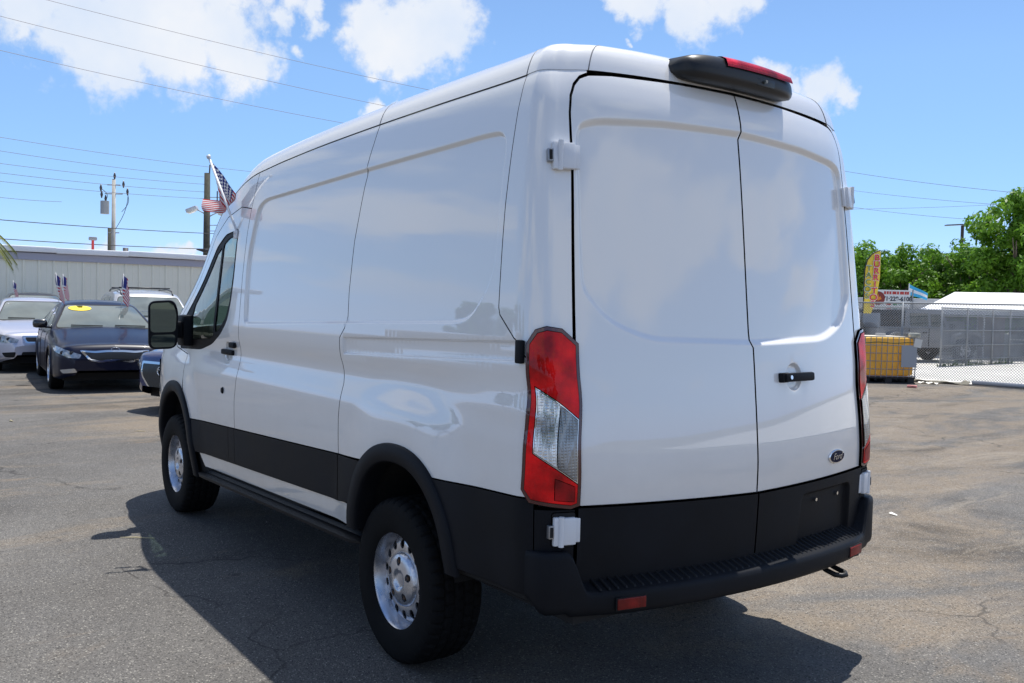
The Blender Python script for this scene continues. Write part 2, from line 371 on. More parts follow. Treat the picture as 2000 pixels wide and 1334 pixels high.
def fill(poly, h, holes=(), fine=None, hf=None):
    """triangulate a 2-D polygon with interior points; returns points, tris, boundary loops (index lists)"""
    P = []; E = []; loops = []
    for pl in [poly] + list(holes):
        r_ = resample(pl, min(h, .03)); k = len(P); P += r_; n = len(r_); E += [(k + i, k + (i + 1) % n) for i in range(n)]; loops.append(list(range(k, k + n)))
    A = np.array(P); lo = A.min(0); hi = A.max(0)
    def gridpts(step):
        xs = np.arange(lo[0] + step * .5, hi[0], step); ys = np.arange(lo[1] + step * .5, hi[1], step)
        X, Y = np.meshgrid(xs, ys); return np.stack([X.ravel(), Y.ravel()], 1)
    if fine is not None: fpts, fmask = fine(lo, hi)
    G = gridpts(h)
    if len(G):
        keep = inpoly(G, poly)
        for ho in holes: keep &= ~inpoly(G, ho)
        G = G[keep]
        d = dist_poly(G, poly)
        for ho in holes: d = np.minimum(d, dist_poly(G, ho))
        G = G[d > h * .45]
    if fine is not None and len(fpts):
        Fg = fpts; keep = inpoly(Fg, poly)
        for ho in holes: keep &= ~inpoly(Fg, ho)
        Fg = Fg[keep]
        if len(Fg):
            d = dist_poly(Fg, poly)
            for ho in holes: d = np.minimum(d, dist_poly(Fg, ho))
            Fg = Fg[d > .003]
        if len(G): G = G[~fmask(G)]
        G = np.concatenate([G, Fg]) if len(Fg) else G
    pts = [Vector((float(a), float(b))) for a, b in P] + [Vector((float(a), float(b))) for a, b in G]
    V, _, T, vo, _, _ = geometry.delaunay_2d_cdt(pts, E, [], 0, 1e-7)
    V = np.array([(v.x, v.y) for v in V]); T = np.array([t for t in T if len(t) == 3])
    cen = V[T].mean(1); keep = inpoly(cen, poly)
    for ho in holes: keep &= ~inpoly(cen, ho)
    T = T[keep]
    mp = {}
    for i, src in enumerate(vo):
        for s_ in src: mp[s_] = i
    loops = [[mp[i] for i in lp] for lp in loops]
    e1 = V[T[:, 1]] - V[T[:, 0]]; e2 = V[T[:, 2]] - V[T[:, 0]]; ar = e1[:, 0] * e2[:, 1] - e1[:, 1] * e2[:, 0]
    T[ar < 0] = T[ar < 0][:, ::-1]; T = T[np.abs(ar) > 1e-10]
    return V, T, loops

# ------------------------------------------------------------------ ground
def build_ground():
    m = ground_material()
    n = 60; V = []; F = []
    o = MB()
    o.add([(-120, -19.6, 0), (120, -19.6, 0), (120, 160, 0), (-120, 160, 0)], [(0, 1, 2, 3)])
    g = o.build('ground', m); tag(g, kind='structure')
    far = MB().add([(-400, -400, -0.03), (700, -400, -0.03), (700, 400, -0.03), (-400, 400, -0.03)], [(0, 1, 2, 3)]).build('terrain', mat('dry_ground', (0.22, 0.20, 0.15), .9, var=.3, vscale=.2)); tag(far, kind='structure')
build_ground()

# ------------------------------------------------------------------ the van: surface chart (s along the plan outline, z up)
def _base():
    pts = []
    for th in np.linspace(PI / 2, 0, 60):
        pts.append((3.55 + .70 * math.sin(th) ** 0.75, .965 * max(math.cos(th), 0) ** .42))
    for x in np.linspace(3.5, -.9, 45)[0:]:
        pts.append((x, 1.0 - .035 * float(sstep(np.array([x]), 2.6, 3.55)[0])))
    for th in np.linspace(0, math.radians(75), 16)[1:]:
        pts.append((-.90 - .13 * math.sin(th), .87 + .13 * math.cos(th)))
    ye = pts[-1][1]; xe = pts[-1][0]
    for y in np.linspace(ye, 0, 40)[1:]:
        pts.append((xe - .117 * (1 - (y / ye) ** 2), y))
    P = np.array(pts); d = np.r_[0, np.cumsum(np.hypot(*np.diff(P, axis=0).T))]
    i0 = np.argmin(np.abs(P[:, 0] - 0) + (P[:, 1] < .9) * 9); s = -(d - d[i0]) + P[i0, 0]
    return P, s
BP, BS = _base(); BP = BP[::-1]; BS = BS[::-1]              # ascending s: rear centre -> front centre
_ss = np.arange(BS[0], BS[-1], .004); _px = np.interp(_ss, BS, BP[:, 0]); _py = np.interp(_ss, BS, BP[:, 1])
def _sm(a, k=9):
    w = np.hanning(k * 2 + 3)[1:-1]; w /= w.sum(); p = np.r_[2 * a[0] - a[k:0:-1], a, 2 * a[-1] - a[-2:-k - 2:-1]]; return np.convolve(p, w, 'valid')
_px2 = _px.copy(); _py2 = _py.copy()
_px2, _py2 = _sm(_px), _sm(_py)
_tx = _sm(np.gradient(_px2, _ss)); _ty = _sm(np.gradient(_py2, _ss)); _l = np.hypot(_tx, _ty); _tx /= _l; _ty /= _l
SR, SF = float(BS[0]), float(BS[-1])                        # rear centre, front centre
_nx, _ny = -_ty, _tx                                        # outward normal (side: +y)
_tx[0] = 0
def interp_smooth(xs, ys):
    xs = np.array(xs, float); ys = np.array(ys, float); g = np.linspace(xs[0], xs[-1], 600)
    m = np.gradient(ys, xs); i = np.clip(np.searchsorted(xs, g) - 1, 0, len(xs) - 2); h = xs[i + 1] - xs[i]; t = (g - xs[i]) / h
    v = (2 * t**3 - 3 * t**2 + 1) * ys[i] + (t**3 - 2 * t**2 + t) * h * m[i] + (-2 * t**3 + 3 * t**2) * ys[i + 1] + (t**3 - t**2) * h * m[i + 1]
    v = _sm(v, 6)
    return lambda z: np.interp(z, g, v)
offS = interp_smooth([.30, .42, .55, .72, .86, 1.00, 1.09, 1.16, 1.225, 1.27, 1.31, 1.38, 1.45, 1.60, 1.90, 2.17, 2.30, 2.40, 2.45],
                     [-.06, -.035, -.012, -.002, .004, .002, -.002, -.016, -.026, -.020, -.010, -.006, -.010, -.018, -.040, -.070, -.092, -.122, -.150])
offR = interp_smooth([.30, .45, .60, .75, .87, .97, 1.05, 1.15, 1.24, 1.33, 1.49, 1.75, 1.98, 2.20, 2.33, 2.43, 2.47],
                     [-.04, -.024, -.012, -.004, .0, .0, -.006, -.015, -.024, -.033, -.051, -.078, -.102, -.129, -.150, -.186, -.21])
offF = interp_smooth([.30, .42, .55, .70, .85, 1.0, 1.1, 1.25, 1.4],
                     [-.10, -.03, .0, .0, -.02, -.07, -.12, -.22, -.35])
ztopf = interp_smooth([SR, -1.3, -1.15, -.9, -.77, -.14, .57, 1.23, 1.7, 2.0, 2.2, 2.58, 2.85, 3.17, 3.45, 3.6, 3.9, 4.2, SF],
                      [2.428, 2.414, 2.406, 2.40, 2.396, 2.389, 2.376, 2.353, 2.325, 2.295, 2.240, 2.085, 1.885, 1.60, 1.345, 1.25, 1.13, 1.04, .99])
def sy(y):      # s of the rear outline point with |y|
    m = _ss < -.9; return float(np.interp(y, _py2[m], _ss[m]))
ZT = lambda s: 0.853 - 0.041 * s                             # top of the black cladding along the side
FEAT = []   # (polygon, depth, width, side or 0)
def feat(poly, depth, width, side=0): FEAT.append((np.array(poly), depth, width, side))
feat(rounded([(1.87, 1.415), (1.885, 1.80), (1.80, 2.10), (1.69, 2.136), (.546, 2.171), (-.53, 2.198), (-.70, 2.195), (-.70, 1.66), (-.555, 1.50), (-.42, 1.484), (.4, 1.462)],
             [.05, .1, .1, .1, 0, 0, .09, .12, .08, .12, 0]), .015, .019)
feat([(.515, 1.386), (.515, 1.312), (-.93, 1.363), (-.93, 1.430)], .012, .010)
_yr = [(0.0 - .05, 2.262), (.419, 2.249), (.70, 2.228), (.80, 2.20), (.80, 2.10), (.795, 1.70), (.79, 1.62), (.70, 1.515), (.53, 1.446), (0.0 - .05, 1.431)]
feat(rounded([(sy(y) if y > 0 else SR - .05, z) for y, z in _yr], [0, 0, .05, .08, 0, 0, .1, .1, .12, 0]), .020, .028)
feat(rounded([(sy(.30), .800), (sy(.71), .805), (sy(.73), .58), (sy(.28), .565)], .03), .022, .016, -1)
def circ(c, r, n=28): return [(c[0] + r * math.cos(2 * PI * i / n), c[1] + r * math.sin(2 * PI * i / n)) for i in range(n)]
feat(circ((sy(.258), 1.290), .052), .014, .012, -1)
feat(circ((2.175, 1.232), .055), .014, .012, 0)
ARCHC = {0: (-.085, .43), 1: (3.245, .43)}
def arch(i, rx, rz, z0, n=30):
    cx_, cz = ARCHC[i]; out = []
    a0 = math.asin(max(-1, min(1, (z0 - cz) / rz)))
    for k in range(n + 1):
        a = a0 + (PI - 2 * a0) * k / n; c, s_ = math.cos(a), math.sin(a)
        out.append((cx_ + rx * math.copysign(abs(c) ** .9, c), cz + rz * math.copysign(abs(s_) ** .9, s_)))
    return out
def A(S, Z, side=1, off=0.0, emb=True):
    S = np.asarray(S, float); Z = np.asarray(Z, float)
    px, py = np.interp(S, _ss, _px2), np.interp(S, _ss, _py2); nx, ny = np.interp(S, _ss, _nx), np.interp(S, _ss, _ny)
    l = np.hypot(nx, ny); nx, ny = nx / l, ny / l
    wr = np.where(nx < 0, nx * nx, 0); wf = np.where(nx > 0, nx * nx, 0) * (S > 2.5)
    rear = S < -.05
    o = np.where(rear, 0.0, offS(Z) * (1 - wr - wf) + offF(Z) * wf)
    fr = sstep(-S, .66, 1.10); fy = 1 - sstep(-S, .93, 1.30)
    px = np.where(rear, px - offR(Z) * fr, px); py = np.where(rear, py + offS(Z) * fy, py)
    o = o - .09 * sstep(S, 2.0, 3.4) * sstep(Z, 1.25, 1.9)
    # scoop fades out before the rear corner; wheel-arch flares swell the lower body
    sc = sstep(S, -.35, -.75) if False else (1 - sstep(S, -.88, -.15)) * (S > -.9) + (S <= -.9)
    o = o + (.020 * np.exp(-((Z - 1.205) / .07) ** 2)) * sc * (1 - wr)
    for i, (rx, rz, ze) in ((0, (.66, .78, .43)), (1, (.62, .74, .43))):
        c = ARCHC[i]; d = np.sqrt(((S - c[0]) / rx) ** 2 + ((Z - c[1]) / rz) ** 2)
        o = o + .024 * (1 - sstep(d, .70, 1.10)) * (1 - wr - wf)
    if emb:
        P = np.stack([S.ravel(), Z.ravel()], 1)
        for poly, dep, w, sd in FEAT:
            if sd and sd != side: continue
            lo = poly.min(0) - w; hi = poly.max(0) + w
            m = (P[:, 0] > lo[0]) & (P[:, 0] < hi[0]) & (P[:, 1] > lo[1]) & (P[:, 1] < hi[1])
            if m.any():
                t = np.zeros(len(P)); t[m] = dep * sstep(sdf(P[m], poly), -w / 2, w / 2); o = o - t.reshape(S.shape)
    o = o + off
    return np.stack([px + nx * o, (py + ny * o) * side, Z], -1)
def NRM(S, Z, side=1, e=.003):
    a = A(S + e, Z, side) - A(S - e, Z, side); b = A(S, Z + e, side) - A(S, Z - e, side); n = np.cross(b, a) * side
    return n / (np.linalg.norm(n, axis=-1, keepdims=True) + 1e-12)
_FP = {}
def finef(side, extra=None):
    def f(lo, hi):
        out = []; use = []
        for k, (poly, dep, w, sd) in enumerate(FEAT):
            if sd and sd != side: continue
            if (poly.min(0) > hi + w).any() or (poly.max(0) < lo - w).any(): continue
            use.append((poly, w))
            if k not in _FP:
                pts = []
                for j, d in enumerate((-.62, -.5, -.36, -.18, 0, .18, .36, .5, .62)):
                    q = resample(offset_poly(poly, d * w), .011); pts += [(q[i] + q[(i + 1) % len(q)]) / 2 if j % 2 else q[i] for i in range(len(q))]
                _FP[k] = np.array(pts)
            P = _FP[k]; m = (P[:, 0] > lo[0]) & (P[:, 0] < hi[0]) & (P[:, 1] > lo[1]) & (P[:, 1] < hi[1]); out.append(P[m])
        def mask(P):
            r = np.zeros(len(P), bool)
            for poly, w in use: r |= dist_poly(P, poly) < w * .62 + .004
            return r
        return (np.concatenate(out) if out else np.zeros((0, 2))), mask
    return f
def panel(name, poly, m, parent, side=1, off=0.0, gap=.0028, thick=.016, h=.035, holes=(), outer=None, fine=True, hf=.0085, bulge=0.0, flange_mat=None):
    pl = offset_poly(poly, gap) if gap else [np.array(p, float) for p in (poly if area2(poly) > 0 else poly[::-1])]
    hs = [offset_poly(hh, -gap) for hh in holes]
    V, T, loops = fill(pl, h, hs, finef(side) if fine else None, hf)
    S, Z = V[:, 0], V[:, 1]
    oo = off + (bulge * sstep(dist_poly(V, pl), 0, .05) if bulge else 0.0)
    P3 = A(S, Z, side, oo); N3 = NRM(S, Z, side)
    T = T[:, ::-1] if side == 1 else T
    verts = list(P3); norms = list(N3); faces = [tuple(t) for t in T]; nb = len(verts)
    # rounded edge + return flange
    for li, lp in enumerate(loops):
        k = len(verts); n = len(lp); idx = np.array(lp)
        lpP = V[idx]; tn = np.roll(lpP, -1, 0) - np.roll(lpP, 1, 0); tn = tn / (np.linalg.norm(tn, axis=1, keepdims=True) + 1e-9)
        out2 = np.stack([tn[:, 1], -tn[:, 0]], 1)
        # outer boundary is ccw -> out2 points outward for the outer loop; for holes (also ccw) it points inward to the hole's outside = into panel, so flip
        if li > 0: out2 = -out2
        ds = A(S[idx] + out2[:, 0] * .01, Z[idx] + out2[:, 1] * .01, side) - A(S[idx], Z[idx], side); ds = ds / (np.linalg.norm(ds, axis=1, keepdims=True) + 1e-9)
        r_ = .0025
        rings = [(P3[idx], N3[idx]), (P3[idx] + ds * r_ * .7 - N3[idx] * r_ * .3, (N3[idx] + ds) * .7071), (P3[idx] + ds * r_ - N3[idx] * r_, ds), (P3[idx] + ds * r_ - N3[idx] * thick, ds)]
        for Pk, Nk in rings: verts += list(Pk); norms += list(Nk)
        for j in range(3):
            for i in range(n):
                a = k + j * n + i; b = k + j * n + (i + 1) % n; f = (a, b, b + n, a + n)
                if (li > 0) != (side == 1): f = f[::-1]
                faces.append(f)
    return mesh(name, verts, faces, m, parent, True, normals=norms)

VAN = empty('delivery_van', (0, 0, 0), 0, 'white high roof cargo van parked in the middle with its rear doors closed', 'van')
def zt_pts(s0, s1, n=12, dz=0.0): return [(s, float(ztopf(s)) + dz) for s in np.linspace(s0, s1, n)]
def zT(s0, s1, n=8, dz=0.0): return [(s, ZT(s) + dz) for s in np.linspace(s0, s1, n)]
SB = [(1.985, ZT(1.985)), (1.99, .95), (1.96, 1.14), (1.955, 1.40), (1.945, 1.70), (1.93, 1.95), (1.905, 2.10), (1.88, 2.20)]          # seam behind the cab door
def _sb_top(): return [(1.865, float(ztopf(1.865)))]
SM = [(.524, ZT(.52)), (.535, 1.00), (.522, 1.17), (.552, 1.285), (.552, 1.385), (.505, 1.432), (.512, 1.60), (.498, 1.84), (.45, 2.10), (.43, 2.172), (.395, 2.29), (.38, float(ztopf(.38)))]
SQ = [(-.775, float(ztopf(-.775))), (-.765, 2.262), (-.750, 1.919), (-.757, 1.549), (-.768, 1.522), (-.90, 1.425)]
WIN = rounded([(2.092, 1.985), (2.36, 1.965), (2.56, 1.895), (2.71, 1.79), (3.13, 1.46), (3.35, 1.275), (3.30, 1.195), (2.75, 1.215), (2.5, 1.262), (2.30, 1.33), (2.18, 1.41), (2.125, 1.54), (2.098, 1.7)],
              [.02, .05, .05, .05, 0, .02, .03, .05, .05, .05, .05, .05, .05])
DOORTOP = [(1.905, 2.10), (2.077, 2.122), (2.36, 2.075), (2.62, 1.970), (2.84, 1.815), (3.10, 1.575), (3.40, 1.315), (3.40, 1.20)]
DSK = [(3.06, 1.165), (3.045, .92), (2.90, .80)]
LAMP = [(-.958, 1.428), (-.990, 1.474), (-1.030, 1.486), (-1.088, 1.478), (-1.150, 1.428), (-1.144, .868), (-1.11, .858), (-.968, .880), (-.938, .922)]
def door_outline():
    p = [(SR + .0015, .845), (SR + .0015, 2.422)]
    p += [(sy(y), z) for y, z in ((.30, 2.419), (.62, 2.407), (.72, 2.396), (.77, 2.380), (.805, 2.352), (.828, 2.310), (.835, 2.25))]
    p += [(-1.150, 2.04), (-1.144, 1.49), (-1.138, .862)]
    return p
def van_body():
    ar_o = {i: arch(i, .475, .530, .30, 110) for i in (0, 1)}
    for side in (1, -1):
        def P(name, poly, m=WHITE, **k): return panel(name, poly, m, VAN, side, **k)
        # white panels
        rear = SM[::-1] + [] ; r_arch = [p for p in arch(0, .478, .533, ZT(0) * 0 + .70, 24) if p[1] >= ZT(p[0]) - .02]
        ra = [p for p in ar_o[0] if p[1] > ZT(p[0])]
        poly = SM[:] + zt_pts(.38, -.775, 14)[1:-1] + SQ + [(-.965, 1.36), (-.965, ZT(-.965) + .0)] + zT(-.94, ra[-1][0], 5)[0:] + ra[::-1] + [(.45, ZT(.45))]
        o = P('rear_side_panel', poly)
        mid = SB + _sb_top() + zt_pts(1.865, .38, 14)[1:-1] + SM[::-1] + zT(.6, 1.9, 6)
        P('middle_side_panel', mid)
        # cab door with window opening
        fa = [p for p in ar_o[1] if p[1] > ZT(p[0])]
        fcut = [p for p in fa if p[0] < 3.02][::-1]
        door = SB[:7] + DOORTOP[1:] + DSK[:1] + [(3.045, 1.0)] + [p for p in fcut[::-1]] + [(2.7, ZT(2.7)), (2.2, ZT(2.2))]
        d = P('cab_door', door, holes=[WIN])
        # frame and glass
        def C(name, poly, m, par, **k): return panel(name, poly, m, par, side, **k)
        inner = offset_poly(WIN, .030)
        g1 = [(p[0], p[1]) for p in inner]
        main = rounded([(2.125, 1.952), (2.29, 1.940), (2.408, 1.905), (2.408, 1.335), (2.33, 1.362), (2.215, 1.44), (2.16, 1.55), (2.132, 1.72)], .03)
        front = rounded([(2.445, 1.890), (2.56, 1.845), (2.98, 1.510), (3.02, 1.265), (2.52, 1.297), (2.445, 1.325)], .02)
        C('window_frame', WIN, BLKPL, d, off=-.004, gap=0, thick=.01, holes=[main, front], fine=False)
        C('window_pane', main, VANGLASS, d, off=-.008, gap=-.003, thick=.003, fine=False)
        C('window_pane', front, VANGLASS, d, off=-.008, gap=-.003, thick=.003, fine=False)
        # door handle, lock, fuel flap dot
        hb = MB(); cpt = A(np.array([2.175]), np.array([1.226]), side)[0]
        hb.box((cpt[0], cpt[1] + side * .022, cpt[2]), (.205, .026, .034), bev=.012); hb.build('door_handle', BLKPL, d, True, 40)
        c2 = A(np.array([2.065]), np.array([1.274]), side)[0]
        MB().box((c2[0], c2[1] + side * .012, c2[2]), (.09, .022, .036), bev=.010).build('door_stop_cap', BLKPL, d, True, 40)
        c3 = A(np.array([2.205]), np.array([.985]), side)[0]
        MB().lathe([(0.0, .010 * side), (.016, .009 * side), (.021, .002 * side), (.021, -.01 * side)], 20, 'Y', tuple(c3)).build('plug', BLKPL, d, True, 40)
        # front wing
        wing = [(3.045, ZT(3.0))] if False else []
        fo = [p for p in fa if p[0] >= 3.02][::-1]
        wing = [(3.045, .985), (3.06, 1.165), (3.40, 1.20)] + zt_pts(3.54, 3.72, 4) + [(3.80, .80), (3.84, ZT(3.84))] + fa[0:len(fo)]
        P('front_wing', wing)
        # pillar / cab roof side
        cab = [(1.88, 2.20), (1.905, 2.10)] + DOORTOP[1:] + [(3.40, 1.20), (3.54, float(ztopf(3.54)))] + zt_pts(3.45, 1.865, 16)
        P('cab_pillar', cab)
        # rear corner pillar
        co = SQ[::-1] + zt_pts(-.80, sy(.72), 10, .0066)[0:] + [(sy(y), z) for y, z in ((.722, 2.404), (.77, 2.388), (.812, 2.357), (.836, 2.312), (.842, 2.25))] + [(-1.142, 2.04), (-1.136, 1.49), (-1.130, .855), (-.965, ZT(-.965)), (-.965, 1.36)]
        P('corner_pillar', co)
        # black cladding
        zs = lambda s: .627 - .038 * s; zb = lambda s: .522 - .034 * s
        P('cladding', [(p[0], p[1]) for p in [(.52, ZT(.52)), (.52, zs(.52))]] + [(q[0], q[1]) for q in arch(0, .46, .52, zs(.4), 40) if q[0] > 0 and q[1] < ZT(q[0]) - .02] + [(.225, ZT(.225))], BLKPL, off=.006, thick=.03, gap=.002)
        P('cladding', [(1.985, ZT(1.985)), (.525, ZT(.525)), (.525, zs(.525)), (1.985, zs(1.985))], BLKPL, off=.006, thick=.03, gap=.002)
        P('cladding', [(2.095, ZT(2.095)), (1.985, ZT(1.985)), (1.985, zs(1.985)), (2.095, zs(2.095))], BLKPL, off=.006, thick=.03, gap=.002)
        P('cladding', [(2.80, ZT(2.8)), (2.095, ZT(2.095)), (2.095, zs(2.095)), (2.74, zs(2.74)), (2.78, .60)], BLKPL, off=.006, thick=.03, gap=.002)
        ql = [(-.985, ZT(-.985)), (-.985, .548), (-.56, .55)] + [p for p in arch(0, .475, .53, .55, 30) if p[0] < 0 and p[1] < ZT(p[0])][::-1] + [(-.52, ZT(-.52))]
        P('cladding', ql, BLKPL, off=.006, thick=.04, gap=.002)
        P('cladding', [(-.985, .858), (-1.130, .855), (-1.130, .55), (-.985, .548)], BLKPL, off=.006, thick=.04, gap=.002)
        # front bumper side, lower
        P('front_bumper', [(3.72, ZT(3.8)), (3.70, .36), (SF - .001, .34), (SF - .001, .70), (4.2, .70)], BLKPL, off=.01, thick=.04, gap=.0)
        P('front_fascia', [(3.80, .80)] + zt_pts(3.72, SF - .001, 10) + [(SF - .001, .70), (4.2, .70), (3.84, ZT(3.84))], WHITE, thick=.03)
        hl = rounded([(3.86, 1.085), (4.18, 1.02), (4.30, .92), (4.26, .84), (4.02, .88), (3.86, .98)], .03)
        P('headlight', hl, mat('lamp_clear', (.6, .62, .65), .08, .5, coat=1.0), off=.008, gap=0, thick=.02, fine=False)
        gr = [(4.36, .96), (SF - .001, .95), (SF - .001, .74), (4.40, .74)]
        P('grille', gr, BLKPL, off=.006, gap=0, thick=.02, fine=False)
        # white sill and black side step
        P('sill', [(2.715, zs(2.7)), (.365, zs(.365)), (.345, zb(.345)), (2.66, zb(2.66))], WHITE, off=-.012, thick=.04, gap=.001)
        tb = MB(); xs = np.linspace(.30, 2.72, 30)
        sec = [(-.10, -.020), (-.01, -.022), (.012, -.012), (.014, .004), (.0, .012), (-.04, .014), (-.055, .03), (-.10, .03)]
        rows = []
        for x in xs:
            e = float(sstep(np.array([x]), 2.72, 2.60)[0]) if False else min(1, (2.74 - x) / .12, (x - .26) / .12); z0 = .462 - .03 * x
            rows.append([(x, side * (1.0 + y - .03 * (1 - e)), z0 + z * (.5 + .5 * e)) for y, z in sec + sec[:1]])
        tb.grid(rows); tb.build('side_step', STEPPL, VAN, True, 30)
        # wheel-arch mouldings: a lip that stands proud of the body
        for i in (0, 1):
            o1 = arch(i, .480, .535, .36 if i else .52, 40); o0 = arch(i, .392, .455, .36 if i else .52, 40)
            rows = []
            if i == 0: o1 = arch(i, .478, .533, .50, 40); o0 = arch(i, .392, .452, .50, 40)
            for (a, b) in zip(o1, o0):
                P_ = []
                for t, off in ((0, -.004), (.015, .010), (.07, .016), (.5, .018), (.90, .017), (.97, .010), (1.0, -.004), (1.0, -.08)):
                    q = (a[0] * (1 - t) + b[0] * t, a[1] * (1 - t) + b[1] * t); P_.append(tuple(A(np.array([q[0]]), np.array([q[1]]), side, off, False)[0]))
                rows.append(P_ if side == -1 else P_[::-1])
            MB().grid(rows).build('wheel_arch_moulding', BLKPL, VAN, True, 50)
            # wheel well liner
            rows = []
            for q in arch(i, .40, .462, .46, 24):
                rows.append([tuple(A(np.array([q[0]]), np.array([q[1]]), side, -.02, False)[0]), (q[0], side * .58, q[1])])
            w = MB().grid(rows)
            c = ARCHC[i]; pl = arch(i, .40, .462, .46, 24); k = len(w.v); w.v += [(q[0], side * .58, q[1]) for q in pl]; w.f.append(tuple(range(k, k + len(pl))))
            w.build('wheel_well', DARK, VAN)
        # dark inner shell behind the panel gaps
        shell = zt_pts(SR, SF - .01, 60, -.012) + [(SF - .01, .36)] + [(3.82, .36)] + [p for p in arch(1, .40, .462, .36, 20)] + [p for p in arch(0, .40, .462, .50, 20)] + [(-.6, .52), (SR, .50)]
        sh = P('body_shell', shell[::-1], DARK, off=-.030, gap=0, thick=.001, h=.08, holes=[offset_poly(WIN, -.01)], fine=False)
        # roof half
        so_ = np.concatenate([np.linspace(SR, -.9, 34), np.linspace(-.86, 2.2, 44), np.linspace(2.24, 3.5, 30)])
        qs = np.r_[0, .01, .02, .035, .05, .07, .09, .12, .16, .22, .3, .4, .55, .7, .85, 1.0]
        O = A(so_, ztopf(so_), side, 0, False)
        xsp = np.maximum(so_, -.5) + .12 * sstep(so_, 2.1, 3.3); Hh = .112 - .085 * sstep(so_, 1.9, 2.7); cr = .058 - .03 * sstep(so_, 2.0, 3.0)
        base_z = ztopf(np.maximum(so_, -.5)); zs_ = base_z + Hh + cr
        rowsR = []
        D = np.hypot(O[:, 0] - xsp, O[:, 1]); gapz = .004
        for k in range(len(so_)):
            r_ = []
            for q in qs:
                dd = q * D[k]; z = O[k, 2] + Hh[k] * (1 - math.exp(-dd / .034)) + (zs_[k] - O[k, 2] - Hh[k]) * (1 - (1 - q) ** 2)
                r_.append((O[k, 0] * (1 - q) + xsp[k] * q, O[k, 1] * (1 - q), z + gapz))
            rowsR.append(r_)
        def part(name, i0, i1, q0, q1, m):
            rr = [row[q0:q1 + 1] for row in rowsR[i0:i1 + 1]]
            if side == -1: rr = [r_[::-1] for r_ in rr]
            ob = MB().grid(rr).build(name, m, VAN, True); return ob
        iW = int(np.argmin(np.abs(so_ - 2.42)))
        part('roof', 0, iW, 0, len(qs) - 1, WHITE)
        part('windscreen_pillar', iW, len(so_) - 1, 0, 5, WHITE)
        part('windscreen', iW, len(so_) - 1, 5, len(qs) - 1, WSGLASS)
        # thin roof joints, set into the rounded roof edge
        for sj in (.385, -.775, sy(.715)):
            k = np.interp(sj, so_, np.arange(len(so_))); i = int(k); f = k - i
            tubep = [tuple(np.array(rowsR[i][j]) * (1 - f) + np.array(rowsR[i + 1][j]) * f + np.array([0, 0, -.0012])) for j in range(0, 9)]
            MB().tube(tubep, .0024, 6).build('roof_joint', mat('grey_sealant', (.16, .16, .17), .6), VAN, True)
        # bonnet half
        sh_ = np.linspace(3.5, SF, 26); O = A(sh_, ztopf(sh_), side, 0, False); rows = []
        for k, s_ in enumerate(sh_):
            t = (s_ - 3.5) / (SF - 3.5); xs_ = 3.50 + .12 + (O[-1, 0] - 3.62) * t; r_ = []
            for q in np.linspace(0, 1, 12):
                r_.append((O[k, 0] * (1 - q) + xs_ * q, O[k, 1] * (1 - q), O[k, 2] + (.07 * (1 - t)) * (1 - (1 - q) ** 2) + .004))
            rows.append(r_ if side == 1 else r_[::-1])
        MB().grid(rows).build('bonnet', WHITE, VAN, True)
        # rear door
        dl = door_outline(); rd = P('rear_door', dl)
        cl = [(SR + .0015, .843), (-1.138, .860), (-1.138, .60), (-1.18, .552), (SR + .0015, .552)]
        panel('door_cladding', cl, BLKPL, rd, side, off=.010, thick=.03, gap=.0025)
        # tail lamp
        th = panel('tail_lamp', LAMP, mat('lamp_housing_dark_red', (.07, .004, .006), .15, coat=1.0), VAN, side, off=.012, gap=0, thick=.05, bulge=.003, fine=False, h=.02)
        red = mat_lens('red_lens', (.88, .004, .006)); dred = mat_lens('deep_red_lens', (.38, .003, .006)); clear = mat_lens('clear_lens', (.82, .81, .78), True); grey = mat_lens('reflector_lens', (.22, .23, .24), True)
        inn = offset_poly(LAMP, .014)
        zl = lambda s, a, b: a + (b - a) * ((-.97) - s) / .17     # slanting dividing lines
        def clip(poly, f):           # keep points with f>=0
            out = []; n = len(poly)
            for i in range(n):
                a, b = poly[i], poly[(i + 1) % n]; fa_, fb = f(a), f(b)
                if fa_ >= 0: out.append(a)
                if fa_ * fb < 0: t = fa_ / (fa_ - fb); out.append(tuple(np.array(a) * (1 - t) + np.array(b) * t))
            return out
        up_ = lambda p: p[1] - zl(p[0], 1.288, 1.165); lo_ = lambda p: zl(p[0], 1.055, .935) - p[1]
        q = dict(off=.0160, gap=0, thick=.006, fine=False, h=.018)
        panel('red_lens', clip(inn, up_), red, th, side, **q)
        panel('red_lens', clip(inn, lo_), red, th, side, **q)
        midp = clip(clip(inn, lambda p: -up_(p)), lambda p: -lo_(p))
        panel('red_lens', clip(midp, lambda p: p[0] + .978), red, th, side, **q)
        cm = clip(clip(clip(inn, lambda p: -.004 - up_(p)), lambda p: -.004 - lo_(p)), lambda p: -.981 - p[0])
        panel('chrome_trim', cm, CHROME, th, side, off=.0167, gap=0, thick=.006, fine=False, h=.02)
        cin = offset_poly(cm, .004)
        panel('clear_lens', clip(cin, lambda p: p[0] + 1.055), clear, th, side, off=.0180, gap=0, thick=.004, fine=False, h=.02)
        panel('clear_lens', clip(cin, lambda p: -1.059 - p[0]), grey, th, side, off=.0180, gap=0, thick=.004, fine=False, h=.02)
        sq = [(-1.05, .965), (-1.05, .892), (-1.12, .884), (-1.12, .935)]
        panel('bulb_square', sq, dred, th, side, off=.0175, gap=0, thick=.003, fine=False, h=.02)
        # rail end cap
        cpt = A(np.array([-.938]), np.array([1.396]), side)[0]
        MB().box((cpt[0] + .006, cpt[1] + side * .012, cpt[2]), (.034, .022, .082), bev=.006).build('rail_end_cap', BLKPL, VAN, True, 40)
